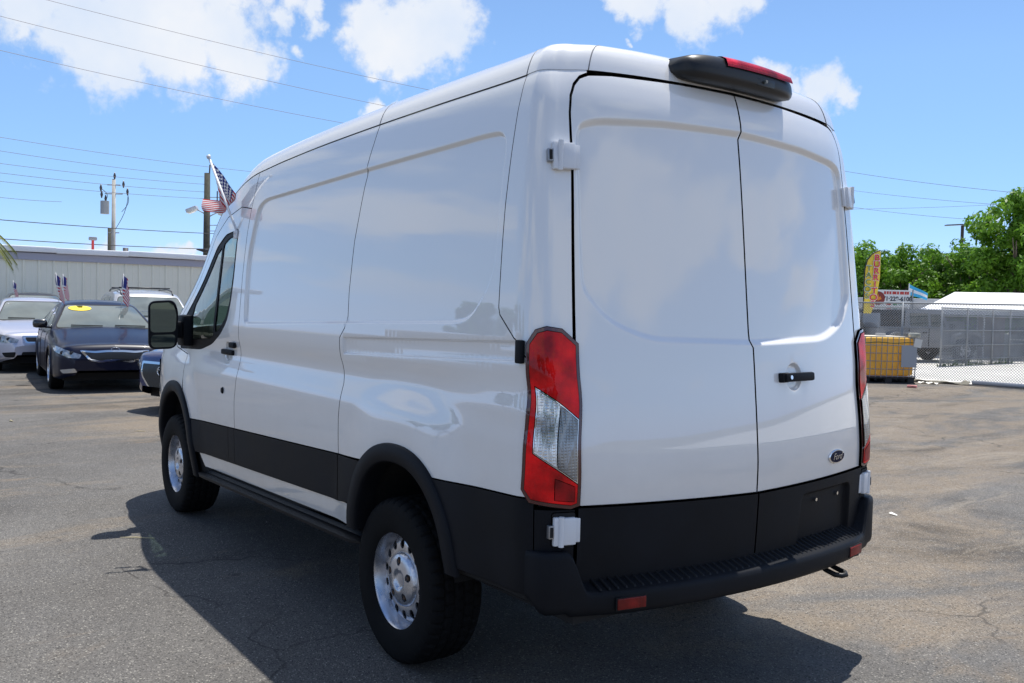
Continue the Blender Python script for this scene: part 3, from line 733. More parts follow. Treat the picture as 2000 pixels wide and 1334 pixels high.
def mat_lens(name, c, clear=False):
    if name in MATS: return MATS[name]
    m = mat(name, c, .12 if clear else .5, .65 if clear else 0., coat=1.0 if clear else .45, spec=.8 if clear else .1); N = m.node_tree.nodes; L = m.node_tree.links; b = N['Principled BSDF']
    tc = N.new('ShaderNodeTexCoord')
    # moulded optics: rows of small prisms as relief + tone of the bowls behind
    mp = N.new('ShaderNodeMapping'); mp.inputs['Scale'].default_value = (1, 1, 1.3); L.new(tc.outputs['Object'], mp.inputs[0])
    br = N.new('ShaderNodeTexVoronoi'); br.distance = 'CHEBYCHEV'; br.inputs['Scale'].default_value = 75; br.inputs['Randomness'].default_value = .12; L.new(mp.outputs[0], br.inputs['Vector'])
    bp = N.new('ShaderNodeBump'); bp.inputs['Strength'].default_value = .6; bp.inputs['Distance'].default_value = .003; L.new(br.outputs['Distance'], bp.inputs['Height']); L.new(bp.outputs[0], b.inputs['Normal'])
    ns = N.new('ShaderNodeTexNoise'); ns.inputs['Scale'].default_value = 9; ns.inputs['Detail'].default_value = 3; L.new(tc.outputs['Object'], ns.inputs['Vector'])
    mr = N.new('ShaderNodeMapRange'); mr.inputs['From Min'].default_value = .35; mr.inputs['From Max'].default_value = .65; mr.inputs['To Min'].default_value = .35; mr.inputs['To Max'].default_value = 1.25; L.new(ns.outputs[0], mr.inputs['Value'])
    mx = N.new('ShaderNodeMix'); mx.data_type = 'RGBA'; mx.blend_type = 'MULTIPLY'; mx.inputs['Factor'].default_value = 1; mx.inputs['A'].default_value = (*c, 1); L.new(mr.outputs[0], mx.inputs['B']); L.new(mx.outputs['Result'], b.inputs['Base Color'])
    return m
van_body()

def at_chart(s, z, side=1, off=0.0):
    p = A(np.array([s]), np.array([z]), side, off)[0]; n = NRM(np.array([s]), np.array([z]), side)[0]; return Vector(p), Vector(n)
def frame_rot(n, up=Vector((0, 0, 1))):      # columns: x = right along surface, y = up, z = outward
    n = n.normalized(); x = up.cross(n).normalized(); y = n.cross(x); return Matrix((x, y, n)).transposed()

def van_bumper():
    B = MB(); rows = []
    sl_ = list(np.linspace(-.955, SR, 60)); path = [(s, 1) for s in sl_] + [(s, -1) for s in sl_[::-1][1:]]
    for s, sd in path:
        p0 = A(np.array([s]), np.array([.6]), 1, 0, False)[0]; y = p0[1]
        nx, ny = np.interp(s, _ss, _nx), np.interp(s, _ss, _ny)
        e = float(sstep(np.array([s]), -.955, -1.02)[0]) if False else min(1., max(0., (-.955 - s) / .07)); e = e * e * (3 - 2 * e)
        o = .010 + .030 * e + .030 * float(sstep(np.array([-s]), 1.10, 1.35)[0])
        blk = 1 - float(sstep(np.array([.875 - y]), 0, .075)[0]) if s < -1.0 else 1.0
        zt = .568 + (.712 - .568) * blk; zt = zt if s < -1.0 else .712
        inz = .035 * (1 - blk)
        zb = .478 + .045 * (1 - e) + (.0 if s < -1.1 else .012)
        bx, by = np.interp(s, _ss, _px2), np.interp(s, _ss, _py2)
        sec = [(-.12, zb + .01), (o - .045, zb), (o - .018, zb + .004), (o - .004, zb + .018), (o, zb + .035), (o, zt - .022), (o - .003, zt - .008), (o - .010, zt - .001), (o - .020, zt + .001), (-.02, zt + .001 + inz), (-.075, zt + .002 + inz)]
        r_ = [(bx + nx * q, (by + ny * q) * sd, z) for q, z in sec]; rows.append(r_ if True else r_[::-1])
    B.grid([r_[::-1] for r_ in rows]); b = B.build('rear_bumper', BLKPL, VAN, True, 50)
    # tread ribs on the step
    for i in range(46):
        y = -.76 + 1.52 * i / 45; s = sy(abs(y)); nx, ny = np.interp(s, _ss, _nx), np.interp(s, _ss, _ny); sd = 1 if y >= 0 else -1
        bx, by = np.interp(s, _ss, _px2), np.interp(s, _ss, _py2)
        def pt(q): return Vector((bx + nx * q, (by + ny * q) * sd, 0))
        lean = .022 * (1 if i % 2 else 1)
        a = pt(.046 if True else 0); c = pt(-.018); z0, z1 = .572, .606
        tilt = Vector((0, lean * 0.5, 0))
        M = MB(); w = .0045
        V = [(a.x, a.y - w, z0 - .002), (a.x, a.y + w, z0 - .002), (c.x, c.y + w + lean, z1 - .004), (c.x, c.y - w + lean, z1 - .004),
             (a.x + .004, a.y - w * .6, z0 + .006), (a.x + .004, a.y + w * .6, z0 + .006), (c.x, c.y + w * .6 + lean, z1 + .005), (c.x, c.y - w * .6 + lean, z1 + .005)]
        M.add(V, [(4, 5, 6, 7), (0, 1, 5, 4), (1, 2, 6, 5), (2, 3, 7, 6), (3, 0, 4, 7)]); M.build('tread_rib', STEPPL, b)
    for y in (.655, -.655):
        s = sy(abs(y)); nx, ny = np.interp(s, _ss, _nx), np.interp(s, _ss, _ny); sd = 1 if y > 0 else -1; bx, by = np.interp(s, _ss, _px2), np.interp(s, _ss, _py2)
        n = Vector((nx, ny * sd, 0)).normalized(); c = Vector((bx + nx * .070, (by + ny * .070) * sd, .524)); R_ = frame_rot(n)
        MB().box(c, (.118, .040, .010), rot=R_, bev=.004).build('reflector', mat_lens('bumper_reflector', (.28, .012, .010)), b, True, 40)
        MB().box(c - n * .003, (.128, .048, .010), rot=R_, bev=.004).build('reflector_rim', STEPPL, b, True, 40)
    # tow eye below
    pts = [Vector((-1.08, -.50, .475)), Vector((-1.12, -.50, .455)), Vector((-1.165, -.502, .445)), Vector((-1.19, -.515, .445)), Vector((-1.195, -.535, .447)), Vector((-1.18, -.55, .45)), Vector((-1.13, -.55, .46)), Vector((-1.08, -.55, .475))]
    MB().tube(pts, .011, 10).build('tow_eye', mat('black_steel', (.02, .02, .02), .45, .4), VAN, True)
van_bumper()

def van_details():
    # door hinges
    for side in (1, -1):
        for z in (2.085, .782):
            p, n = at_chart(-1.108 if z > 1 else -1.094, z, side, 0); n = Vector((n.x, n.y, 0)).normalized() if z < 1 else n; R_ = frame_rot(n); X = R_.col[0] * (1 if side == 1 else -1)
            X = Vector(X)
            hw = MB()
            hw.box(p + n * .015 + X * .008, (.054, .096, .022), rot=R_, bev=.008)
            hw.box(p + n * .006 + X * .034, (.044, .086, .012), rot=R_, bev=.004)
            hw.box(p + n * .012 - X * .034, (.030, .100, .018), rot=R_, bev=.006)
            h_ = hw.build('hinge', HINGEW, VAN, True, 40)
            MB().tube([p + n * .022 - X * .022 + Vector((0, 0, -.052)), p + n * .022 - X * .022 + Vector((0, 0, .052))], .010, 12).build('hinge_pin', HINGEW, h_, True, 40)
            MB().box(p + n * .010 - X * .058, (.020, .046, .022), rot=R_, bev=.003).build('hinge_check', mat('hinge_metal', (.35, .35, .36), .4, .8), h_, True, 40)
            MB().box(p + n * .0185 - X * .058, (.012, .036, .010), rot=R_, bev=.002).build('check_slot', DARK, h_)
            if z < 1: panel('hinge_pocket', rounded([(-1.045, .845), (-1.129, .845), (-1.129, .725), (-1.045, .725)], .01), DARK, VAN, side, off=.009, gap=0, thick=.01, fine=False)
    # high brake lamp with camera
    c = Vector((-.985, 0.0, 2.487))
    prof = []
    ys = np.linspace(-1, 1, 25); rows = []
    for t in ys:
        w = .335; y = t * w; e = (1 - abs(t) ** 7) ** (1 / 3.) if abs(t) < 1 else 0.0; e = max(e, .25)
        x_out = -1.052 + .02 * t * t; zt = 2.545 - .012 * t * t; zb = 2.435 - .004 * t * t; zc = (zt + zb) / 2 - .004
        cs = [(-.90, zb + .006), (-.955, zb + .002), (x_out + .020, zb), (x_out + .006, zb + .012), (x_out, zb + .030), (x_out + .006, zc + .018), (x_out + .020, zt - .014), (x_out + .040, zt - .003), (x_out + .060, zt), (-.86, zt + .008), (-.80, zt + .004)]
        rows.append([(-.92 + (x - -.92) * (e if x < -.92 else 1), y, zc + (z - zc) * e) for x, z in cs])
    bl = MB().grid(rows); k = len(cs)
    bl.f.append(tuple(range(k))[::1]); bl.f.append(tuple(range((len(ys) - 1) * k, len(ys) * k))[::-1])
    b = bl.build('high_brake_lamp', mat('brake_lamp_housing', (.018, .018, .019), .36, spec=.35), VAN, True, 50)
    ob = b
    rows = []
    for t in np.linspace(-.80, .42, 18):
        y = t * .335; x_out = -1.052 + .02 * t * t; zt = 2.545 - .012 * t * t; zc = (zt + 2.435) / 2
        e = min(1, (t + .80) / .14 + .15, (.42 - t) / .06 + .15)
        rows.append([(x_out - .0005, y, zc + .010), (x_out + .000, y, zc + .014 + .012 * e), (x_out + .010, y, zt - .014), (x_out + .034, y, zt - .001), (x_out + .055, y, zt + .003), (x_out + .056, y, zt - .004)])
    MB().grid(rows).build('red_lens', mat_lens('brake_lamp_lens', (.62, .012, .035)), b, True, 50)
    MB().box((-1.040, -.085, 2.468), (.022, .11, .032), bev=.006).build('camera_recess', mat('recess_black', (.008, .008, .008), .3), b, True, 40)
    MB().lathe([(0, -.016), (.006, -.016), (.008, -.01), (.008, 0)], 16, 'X', (-1.048, -.075, 2.470)).build('camera_lens', CARGLASS, b, True, 40)
    # rear handle with lock
    p, n = at_chart(sy(.262), 1.288, -1, 0.0); p = p + n * .010; R_ = frame_rot(n); X = Vector(R_.col[0]); Y = Vector(R_.col[1])
    h = MB(); h.box(p + n * .026, (.205, .036, .022), rot=R_, bev=.010); h.box(p + n * .012 + X * -.088 * 1, (.05, .040, .03), rot=R_, bev=.008); h.box(p + n * .012 + X * .088, (.035, .036, .03), rot=R_, bev=.008)
    doorR = [o for o in VAN.children if o.name.startswith('rear_door')][-1]
    hh = h.build('door_handle', BLKPL, doorR, True, 40)
    q = p + n * .039 + X * -.075
    MB().tube([q - n * .006, q + n * .002], .0085, 16).build('lock', CHROME, hh, True, 40)
    # maker's oval badge
    p, n = at_chart(sy(.580), .935, -1, 0.0); R_ = frame_rot(n)
    def oval(a, b_, t, z):
        a *= 1.0
        M = MB(); k = 40; V = []; 
        for r_, zz in ((1.0, 0), (1.0, z * .6), (.93, z), (0, z * 1.0)):
            for i in range(k):
                u = 2 * PI * i / k; V.append(tuple(p + R_ @ Vector((a * r_ * math.cos(u), b_ * r_ * math.sin(u), zz + t))))
        F_ = [(j * k + i, j * k + (i + 1) % k, (j + 1) * k + (i + 1) % k, (j + 1) * k + i) for j in range(3) for i in range(k)]; return M.add(V, F_)
    bd = oval(.0725, .0300, 0, .007).build('badge', CHROME, doorR, True, 40)
    oval(.0655, .0250, .0068, .0008).build('badge_field', mat('badge_navy', (.003, .006, .035), .5, spec=.1), bd, True, 40)
    text('Ford', .040, R_, p + n * .0085, CHROME, bd, shear=.35, name='badge_lettering', ext=.0004, sx=1.05)
    oval(.0610, .0222, .0070, .0008)
    # screws of the missing number plate and the two lower holes
    for y, z, m_ in ((.43, .765, CHROME), (.62, .768, CHROME), (.43, .605, DARK), (.62, .605, DARK)):
        p, n = at_chart(sy(y), z, -1, .011); MB().tube([p, p + n * (.010 if m_ is CHROME else .004)], .0075, 10).build('screw', m_, doorR, True, 40)
text_q = []
def text(body, size, R_, loc, m, parent, shear=0., name='lettering', ext=.002, sx=1.0, align='CENTER', off=0.0, spacing=1.0):
    c = bpy.data.curves.new(name, 'FONT'); c.body = body; c.size = size; c.align_x = align; c.align_y = 'CENTER'; c.extrude = ext; c.shear = shear; c.offset = off; c.space_line = spacing
    c.materials.append(m); t = bpy.data.objects.new(name, c); COL.objects.link(t)
    M = R_.to_4x4(); M.translation = Vector(loc); t.matrix_world = M @ Matrix.Diagonal((sx, 1, 1, 1))
    bpy.context.view_layer.update()
    me = bpy.data.meshes.new_from_object(t.evaluated_get(bpy.context.evaluated_depsgraph_get())); mw = t.matrix_world.copy(); bpy.data.objects.remove(t)
    me.transform(mw); o = bpy.data.objects.new(name, me); link(o, parent)
    if parent is not None: o.matrix_parent_inverse = parent.matrix_world.inverted() if parent.parent is None else parent.matrix_world.inverted()
    return o
van_details()

def make_wheel(x, side, parent, front=False):
    y0 = side * .872; S_ = side
    # tyre with moulded blocks
    prof = [(.205, -.108), (.222, -.118), (.255, -.122), (.300, -.124), (.330, -.119), (.345, -.108), (.352, -.094), (.3555, -.070), (.356, -.035), (.356, 0), (.356, .035), (.3555, .070), (.352, .094), (.345, .108), (.330, .119), (.300, .124), (.255, .122), (.222, .118), (.205, .108)]
    n = 200; V = []; Fc = []
    dense = []
    for i in range(len(prof) - 1):
        a, b = prof[i], prof[i + 1]; k = 3 if min(a[0], b[0]) > .33 else 1
        for j in range(k): dense.append((a[0] + (b[0] - a[0]) * j / k, a[1] + (b[1] - a[1]) * j / k))
    dense.append(prof[-1]); k = len(dense)
    for j in range(n):
        q = 2 * PI * j / n
        for (r, h) in dense:
            rr = r
            if r > .336:
                row = 0 if abs(h) > .072 else (1 if abs(h) > .028 else 2); ph = (j + (2 if row == 1 else 0) + (1 if h > 0 else 0) * 1) % 5
                if ph == 0 or abs(abs(h) - .070) < .006 or abs(abs(h) - .026) < .006: rr = r - .008
            V.append((rr * math.cos(q), h * S_, rr * math.sin(q)))
    for j in range(n):
        for i in range(k - 1):
            a = j * k + i; b = ((j + 1) % n) * k + i; f = (a, a + 1, b + 1, b); Fc.append(f if S_ == 1 else f[::-1])
    w = empty('wheel'); w.parent = parent; w.location = (x, y0, .356)
    t = mesh('tyre', V, Fc, RUBBER, w, True); t.data.set_sharp_from_angle(angle=math.radians(28))
    # steel rim: flange and barrel
    pr = [(.203, .075), (.214, .088), (.221, .098), (.222, .106), (.219, .110), (.212, .106), (.206, .094), (.200, .080), (.195, .060), (.188, .040), (.183, .020), (.182, -.03), (.20, -.10)]
    MB().lathe([(r, h * S_) for r, h in pr], 72, 'Y').build('rim', RIMM, w, True, 60)
    # disc with ventilation holes
    R0, R1 = .060, .190
    disc = [(R1 * math.cos(2 * PI * i / 72), R1 * math.sin(2 * PI * i / 72)) for i in range(72)]
    holes = []
    for i in range(14):
        a = 2 * PI * (i + .3) / 14; c = (.153 * math.cos(a), .153 * math.sin(a)); e1 = (math.cos(a), math.sin(a)); e2 = (-e1[1], e1[0])
        holes.append([(c[0] + e1[0] * .0200 * math.cos(u) + e2[0] * .0175 * math.sin(u), c[1] + e1[1] * .0200 * math.cos(u) + e2[1] * .0175 * math.sin(u)) for u in np.linspace(0, 2 * PI, 16, endpoint=False)])
    V2, T2, lps = fill(disc, .012, holes)
    rr = np.hypot(V2[:, 0], V2[:, 1]); hz = np.interp(rr, [0, .10, .115, .13, .155, .172, .183, .190], [.064, .064, .068, .070, .069, .063, .052, .036])
    vs = [(v[0], (h) * S_, v[1]) for v, h in zip(V2, hz)]; fs = [tuple(t_) for t_ in (T2[:, ::-1] if S_ == 1 else T2)]
    for lp in lps[1:]:
        kk = len(vs); nn = len(lp); vs += [(vs[i][0], vs[i][1] - .006 * S_, vs[i][2]) for i in lp]
        fs += [(lp[i], lp[(i + 1) % nn], kk + (i + 1) % nn, kk + i) for i in range(nn)]
    mesh('rim_disc', vs, fs, RIMM, w, True).data.set_sharp_from_angle(angle=math.radians(50))
    MB().lathe([(.0, -.03 * S_), (.18, -.03 * S_)], 40, 'Y').build('brake', DARK, w)
    # centre cap with five lug pockets and hub boss
    cap = [(.118 * math.cos(2 * PI * i / 60), .118 * math.sin(2 * PI * i / 60)) for i in range(60)]; hs = []
    for i in range(5):
        a = 2 * PI * i / 5 + .3; e1 = np.array((math.cos(a), math.sin(a))); e2 = np.array((-e1[1], e1[0])); c = e1 * .082
        pts = [c + e1 * .018 + e2 * .010, c + e1 * .018 - e2 * .010, c + e1 * 0 - e2 * .019, c - e1 * .019 - e2 * .008, c - e1 * .019 + e2 * .008, c + e2 * .019]
        hs.append([tuple(p) for p in rounded(pts, .006, 3)][::-1])
    hs = [h_ if area2(h_) > 0 else h_[::-1] for h_ in hs]
    V2, T2, lps = fill(cap, .008, hs); rr = np.hypot(V2[:, 0], V2[:, 1])
    hz = np.interp(rr, [0, .032, .036, .043, .047, .065, .090, .108, .115, .118], [.080, .080, .081, .094, .096, .095, .092, .085, .078, .068])
    vs = [(v[0], h * S_, v[1]) for v, h in zip(V2, hz)]; fs = [tuple(t_) for t_ in (T2[:, ::-1] if S_ == 1 else T2)]
    for lp in lps[1:]:
        kk = len(vs); nn = len(lp); vs += [(vs[i][0] * 1, vs[i][1] - .022 * S_, vs[i][2]) for i in lp]; fs += [(lp[i], lp[(i + 1) % nn], kk + (i + 1) % nn, kk + i) for i in range(nn)]
    mesh('hub_cap', vs, fs, RIMM, w, True).data.set_sharp_from_angle(angle=math.radians(50))
    for i in range(5):
        a = 2 * PI * i / 5 + .3; c = (.082 * math.cos(a), .070 * S_, .082 * math.sin(a)); e = (c[0], .092 * S_, c[2])
        MB().tube([c, e], [.011, .009], 6).build('wheel_nut', RUST, w)
    return w
for x, sd in ((0.0, 1), (0, -1), (3.30, 1), (3.30, -1)): make_wheel(x - .012, sd, VAN)

def van_rest():
    # underbody, axle, springs
    u = MB(); u.box((1.45, 0, .50), (5.0, 1.70, .10)); u.box((1.5, .42, .43), (4.6, .10, .12)); u.box((1.5, -.42, .43), (4.6, .10, .12)); u.box((1.3, .55, .40), (.9, .35, .18))
    u.tube([(0, -.8, .356), (0, .8, .356)], .05, 12); u.tube([(3.3, -.8, .356), (3.3, .8, .356)], .04, 12); u.tube([(-.95, -.35, .42), (.6, -.4, .42), (2.5, -.3, .40)], .035, 10)
    u.build('underbody', DARK, VAN)
    MB().box((-.35, -.25, .40), (.75, .32, .14), bev=.05).build('silencer', mat('silencer_steel', (.10, .09, .08), .6, .6), VAN, True, 40)
    # cab interior: seats, dashboard, bulkhead, steering wheel
    fab = mat('dark_seat_fabric', (.035, .036, .04), .85)
    for y in (.52, -.45):
        s = MB(); s.box((2.35, y, .95), (.52, .50, .16), bev=.05); s.box((2.12, y, 1.30), (.16, .48, .66), bev=.06); s.box((2.09, y, 1.70), (.10, .28, .18), bev=.04); s.build('seat', fab, VAN, True, 50)
    MB().box((3.15, 0, 1.10), (.55, 1.70, .22), bev=.06).build('dashboard', mat('dashboard_grey', (.05, .05, .055), .7), VAN, True, 50)
    MB().tube([(2.82 + .07 * math.cos(a), .5 + .19 * math.sin(a), 1.22 + .17 * math.cos(a)) for a in np.linspace(0, 2 * PI, 28, endpoint=False)], .014, 8, closed=True).build('steering_wheel', DARK, VAN, True)
    MB().box((1.80, 0, 1.40), (.02, 1.72, 1.5)).build('bulkhead', mat('bulkhead_grey', (.30, .31, .32), .7), VAN)
    MB().box((2.7, 0, .66), (1.9, 1.7, .03)).build('cab_floor', DARK, VAN)
    # door mirrors
    for side in (1, -1):
        m = MB(); cx_, cy_, cz = 2.985, side * 1.165, 1.370
        R_ = Matrix.Rotation(side * math.radians(-12), 3, 'Z')
        V = []; F_ = []
        outline = rounded([(-.098, -.160), (.086, -.168), (.090, .160), (-.075, .172), (-.102, .10)], [.06, .05, .05, .07, .06], 5)
        k = len(outline)
        for (sc_, d) in ((.90, -.062), (.985, -.060), (1.0, -.045), (1.0, .0), (.93, .05), (.70, .085), (.3, .10)):
            V += [tuple(R_ @ Vector((d, -p[0] * sc_ * -side, p[1] * sc_)) + Vector((cx_, cy_, cz))) for p in outline]
        for j in range(6): F_ += [(j * k + i, j * k + (i + 1) % k, (j + 1) * k + (i + 1) % k, (j + 1) * k + i) for i in range(k)]
        F_.append(tuple(range(6 * k, 7 * k))); F_.append(tuple(range(k))[::-1]); m.add(V, F_)
        mo = m.build('door_mirror', BLKPL, VAN, True, 50); mo['label'] = 'black wing mirror housing on an arm'
        mg = mat('mirror_glass', (.13, .17, .17), .02, 1.0)
        def pane(ol):
            return MB().add([tuple(R_ @ Vector((-.0635, p[0] * side, p[1])) + Vector((cx_, cy_, cz))) for p in ol] , [tuple(range(len(ol)))])
        pane(rounded([(-.084, -.045), (.074, -.052), (.077, .145), (-.062, .156), (-.090, .08)], .03)).build('mirror_glass', mg, mo)
        pane(rounded([(-.086, -.062), (.073, -.068), (.068, -.152), (-.078, -.146)], .03)).build('mirror_glass', mg, mo)
        a = MB(); a.box((cx_ + .045, side * 1.05, 1.335), (.09, .16, .12), bev=.03); a.box((cx_ + .06, side * .99, 1.33), (.16, .08, .22), bev=.03); a.build('mirror_arm', BLKPL, mo, True, 50)
van_rest()

# ------------------------------------------------------------------ patches projected onto a curved body
def bvh_of(*obs):
    V = []; F = []
    for o in obs:
        k = len(V); V += [v.co.copy() for v in o.data.vertices]; F += [tuple(i + k for i in p.vertices) for p in o.data.polygons]
    return BVHTree.FromPolygons(V, F)
def patch(name, bvh, poly, to3, dirn, m, parent, h=.03, off=.006, holes=(), wall=.012, smooth=True):
    V, T, lps = fill(poly, h, holes); dirn = Vector(dirn).normalized(); P = []; Nn = []
    for v in V:
        o = Vector(to3(v[0], v[1])); hit = bvh.ray_cast(o, dirn)
        if hit[0] is None:
            hit = bvh.find_nearest(o + dirn * 1.0)
        n = hit[1]; n = n if n.dot(dirn) < 0 else -n
        P.append(hit[0] + n * off); Nn.append(n)
    faces = []
    for t in T:
        a, b, c = P[t[0]], P[t[1]], P[t[2]]; g = (b - a).cross(c - a); t = tuple(t); faces.append(t if g.dot(dirn) < 0 else t[::-1])
    verts = [tuple(p) for p in P]
    for lp in lps:
        k = len(verts); n = len(lp); verts += [tuple(P[i] - Nn[i] * wall) for i in lp]; faces += [(lp[i], lp[(i + 1) % n], k + (i + 1) % n, k + i) for i in range(n)]
    o = mesh(name, verts, faces, m, parent, smooth); o.data.set_sharp_from_angle(angle=math.radians(40)); return o

def cr_(xs, ys):
    f = interp_smooth(xs, ys); return lambda x: float(f(x))

# ------------------------------------------------------------------ cars: body lofted along its length (x = 0 front, x towards the tail, y left/right, z up)
def make_car(name, label, paint, p, loc, rz, group=None, detail=True, cat='car'):
    root = empty(name, loc, rz, label, cat, group)
    L_, W = p['L'], p['W'] / 2
    top = interp_smooth([x for x, _ in p['top']], [z for _, z in p['top']])       # bonnet / belt / boot line
    bot = interp_smooth([0, .25, .9, L_ * .5, L_ - .9, L_ - .2, L_], p.get('bot', [.30, .22, .20, .20, .22, .28, .36]))
    wid = interp_smooth(p.get('wx', [0, .10, .30, .70, 1.2, 2.2, L_ - 1.2, L_ - .5, L_ - .12, L_]), [W * k for k in p.get('wk', [.55, .74, .89, .965, .99, 1.0, .99, .93, .80, .66])])
    xs = np.unique(np.r_[np.linspace(0, .5, 14), np.linspace(.5, L_ - .4, 84), np.linspace(L_ - .4, L_, 10)])
    ts = np.linspace(0, 1, 30); rows = []
    ax = (p['ax'][0], p['ax'][1]); R_ = p['R']
    for x in xs:
        w, zt, zb = float(wid(x)), float(top(x)), float(bot(x)); r_ = []
        if x <= .0001: zt -= .05; zb += .06
        zsh = zb + (zt - zb) * p.get('shoulder', .80)
        flare = max(math.exp(-((x - a) / .42) ** 2) for a in ax) * .018
        ctrl = [(w * .90, zb), (w * .985, zb + .05), (w + flare, zb + (zsh - zb) * .42), (w * 1.0 + flare * .8, zb + (zsh - zb) * .68), (w * .985, zsh), (w * .93, zt - (zt - zsh) * .30), (w * .82, zt), (w * .5, zt + .022), (0, zt + .034)]
        cx_ = np.linspace(0, 1, len(ctrl)); fy_ = interp_smooth(cx_, [c[0] for c in ctrl]); fz_ = interp_smooth(cx_, [c[1] for c in ctrl])
        r_ = [(x, float(fy_(t)), float(fz_(t))) for t in ts]; r_[-1] = (x, 0, r_[-1][2])
        rows.append(r_)
    nu, nv = len(xs), len(ts); V = [q for r_ in rows for q in r_]; k = len(V); V += [(x, -y, z) for x, y, z in V]; F = []
    for i in range(nu - 1):
        for j in range(nv - 1):
            a = (i * nv + j, (i + 1) * nv + j, (i + 1) * nv + j + 1, i * nv + j + 1); c = np.mean([V[q] for q in a], 0)
            if any(math.hypot(c[0] - b, c[2] - R_) < R_ + .055 for b in ax) and c[1] > W * .80: continue
            F.append(a[::-1]); F.append(tuple(q + k for q in a))
    F.append(tuple(range(nv)) + tuple(k + j for j in range(nv - 1))[::-1]); F.append(tuple((nu - 1) * nv + j for j in range(nv))[::-1] + tuple(k + (nu - 1) * nv + j for j in range(nv - 1)))
    body = mesh('body', V, F, paint, root, True); body.data.set_sharp_from_angle(angle=math.radians(38))
    # cabin
    ct = interp_smooth([x for x, _ in p['cab']], [z for _, z in p['cab']]); x0, x1 = p['cab'][0][0], p['cab'][-1][0]
    rows = []; cxs = np.linspace(x0, x1, 46); wb, wt = p.get('cw', (.90, .66))
    zr = max(z for _, z in p['cab'])
    for x in cxs:
        zt = float(ct(x)); zb = float(top(x)) - .04; f = max(0, (zt - zb)) / (zr - zb); w0 = float(wid(x)) * wb; w1 = w0 + (W * wt - w0) * min(1, max(f, 0)); hgt = max(zt - zb, .002)
        ctrl = [(w0, zb), (w0 + (w1 - w0) * .45, zb + hgt * .47), (w1 + .015, zb + hgt * .86), (w1 - .07, zb + hgt * .975), (w1 * .55, zb + hgt + .018 * f), (0, zb + hgt + .030 * f)]
        cx_ = np.linspace(0, 1, len(ctrl)); fy_ = interp_smooth(cx_, [c[0] for c in ctrl]); fz_ = interp_smooth(cx_, [c[1] for c in ctrl])
        r_ = [(x, float(fy_(t)), float(fz_(t))) for t in np.linspace(0, 1, 22)]; r_[-1] = (x, 0, r_[-1][2]); rows.append(r_)
    nu, nv = len(cxs), 22; V = [q for r_ in rows for q in r_]; k = len(V); V += [(x, -y, z) for x, y, z in V]; F = []
    for i in range(nu - 1):
        for j in range(nv - 1):
            a = (i * nv + j, (i + 1) * nv + j, (i + 1) * nv + j + 1, i * nv + j + 1); F.append(a[::-1]); F.append(tuple(q + k for q in a))
    F.append(tuple(range(nv)) + tuple(k + j for j in range(nv - 1))[::-1])
    F.append(tuple((nu - 1) * nv + j for j in range(nv))[::-1] + tuple(k + (nu - 1) * nv + j for j in range(nv - 1)))
    cabin = mesh('roof', V, F, paint, root, True)
    bc = bvh_of(cabin); bb = bvh_of(body)
    # windscreen (projected straight back), rear window, side windows
    xw0, xw1 = p['ws']; zw0, zw1 = float(ct(xw0)), float(ct(xw1)); cz = lambda x: float(ct(x))
    hw0, hw1 = float(wid(xw0)) * wb - .06, W * wt - .05
    wsp = rounded([(-hw0, zw0 + .02), (hw0, zw0 + .02), (hw1, zw1 - .025), (-hw1, zw1 - .025)], .06)
    wo = patch('windscreen', bc, wsp, lambda a, b: (-1.0, a, b), (1, 0, 0), WINDSC, root, h=.08, off=.004, wall=.004)
    if detail:
        br = patch('windscreen_seal', bc, offset_poly(wsp, -.016), lambda a, b: (-1.0, a, b), (1, 0, 0), DARK, wo, h=.2, off=.003, holes=[wsp], wall=.004)
        for yy in (.28, -.42):
            pts = []
            for t in np.linspace(0, 1, 8):
                o = Vector((-1, yy + .50 * (t - .5), zw0 + .035 + .01 * t)); hit = bc.ray_cast(o, Vector((1, 0, 0)))
                if hit[0]: pts.append(hit[0] + hit[1] * .02)
            if len(pts) > 2: MB().tube(pts, .010, 6).build('wiper', DARK, wo)
    xr0, xr1 = p['rw']
    rwp = rounded([(-hw1, cz(xr0) - .01), (hw1, cz(xr0) - .01), (float(wid(xr1)) * wb - .08, cz(xr1) + .03), (-float(wid(xr1)) * wb + .08, cz(xr1) + .03)], .06)
    patch('rear_window', bc, rwp, lambda a, b: (L_ + 2, a, b), (-1, 0, 0), CARGLASS, root, h=.1, off=.004, wall=.004)
    for sd in (1, -1):
        for wp in p['side']:
            wpp = rounded(wp, .04)
            patch('side_window', bc, wpp, lambda a, b: (a, sd * 2.0, b), (0, -sd, 0), CARGLASS, root, h=.09, off=.004, wall=.004)
        if detail:
            zz = [(p['side'][0][0][0] - .05, p['side'][0][0][1] - .02)]
            for dx in p.get('doors', []):
                pts = []
                for z in np.linspace(float(bot(dx)) + .08, float(top(dx)) - .05, 12):
                    hit = bb.ray_cast(Vector((dx, sd * 2, z)), Vector((0, -sd, 0)))
                    if hit[0]: pts.append(hit[0] + hit[1] * .0005)
                if len(pts) > 2: MB().tube(pts, .005, 5).build('door_gap', DARK, root)
            for dx in p.get('handles', []):
                hit = bb.ray_cast(Vector((dx, sd * 2, p['hz'])), Vector((0, -sd, 0)))
                if hit[0]: MB().box(hit[0] + hit[1] * .02, (.18, .02, .03), bev=.01).build('door_handle', p.get('hmat', paint), root, True, 40)
        # mirror
        mx, mz = p['mirror']; my = sd * (float(wid(mx)) * .90)
        mm = MB(); mm.box((mx, my + sd * .16, mz + .06), (.13, .23, .15), bev=.055); mm.box((mx + .02, my + sd * .03, mz), (.07, .12, .04), bev=.015)
        mo = mm.build('door_mirror', p.get('mmat', paint), root, True, 60)
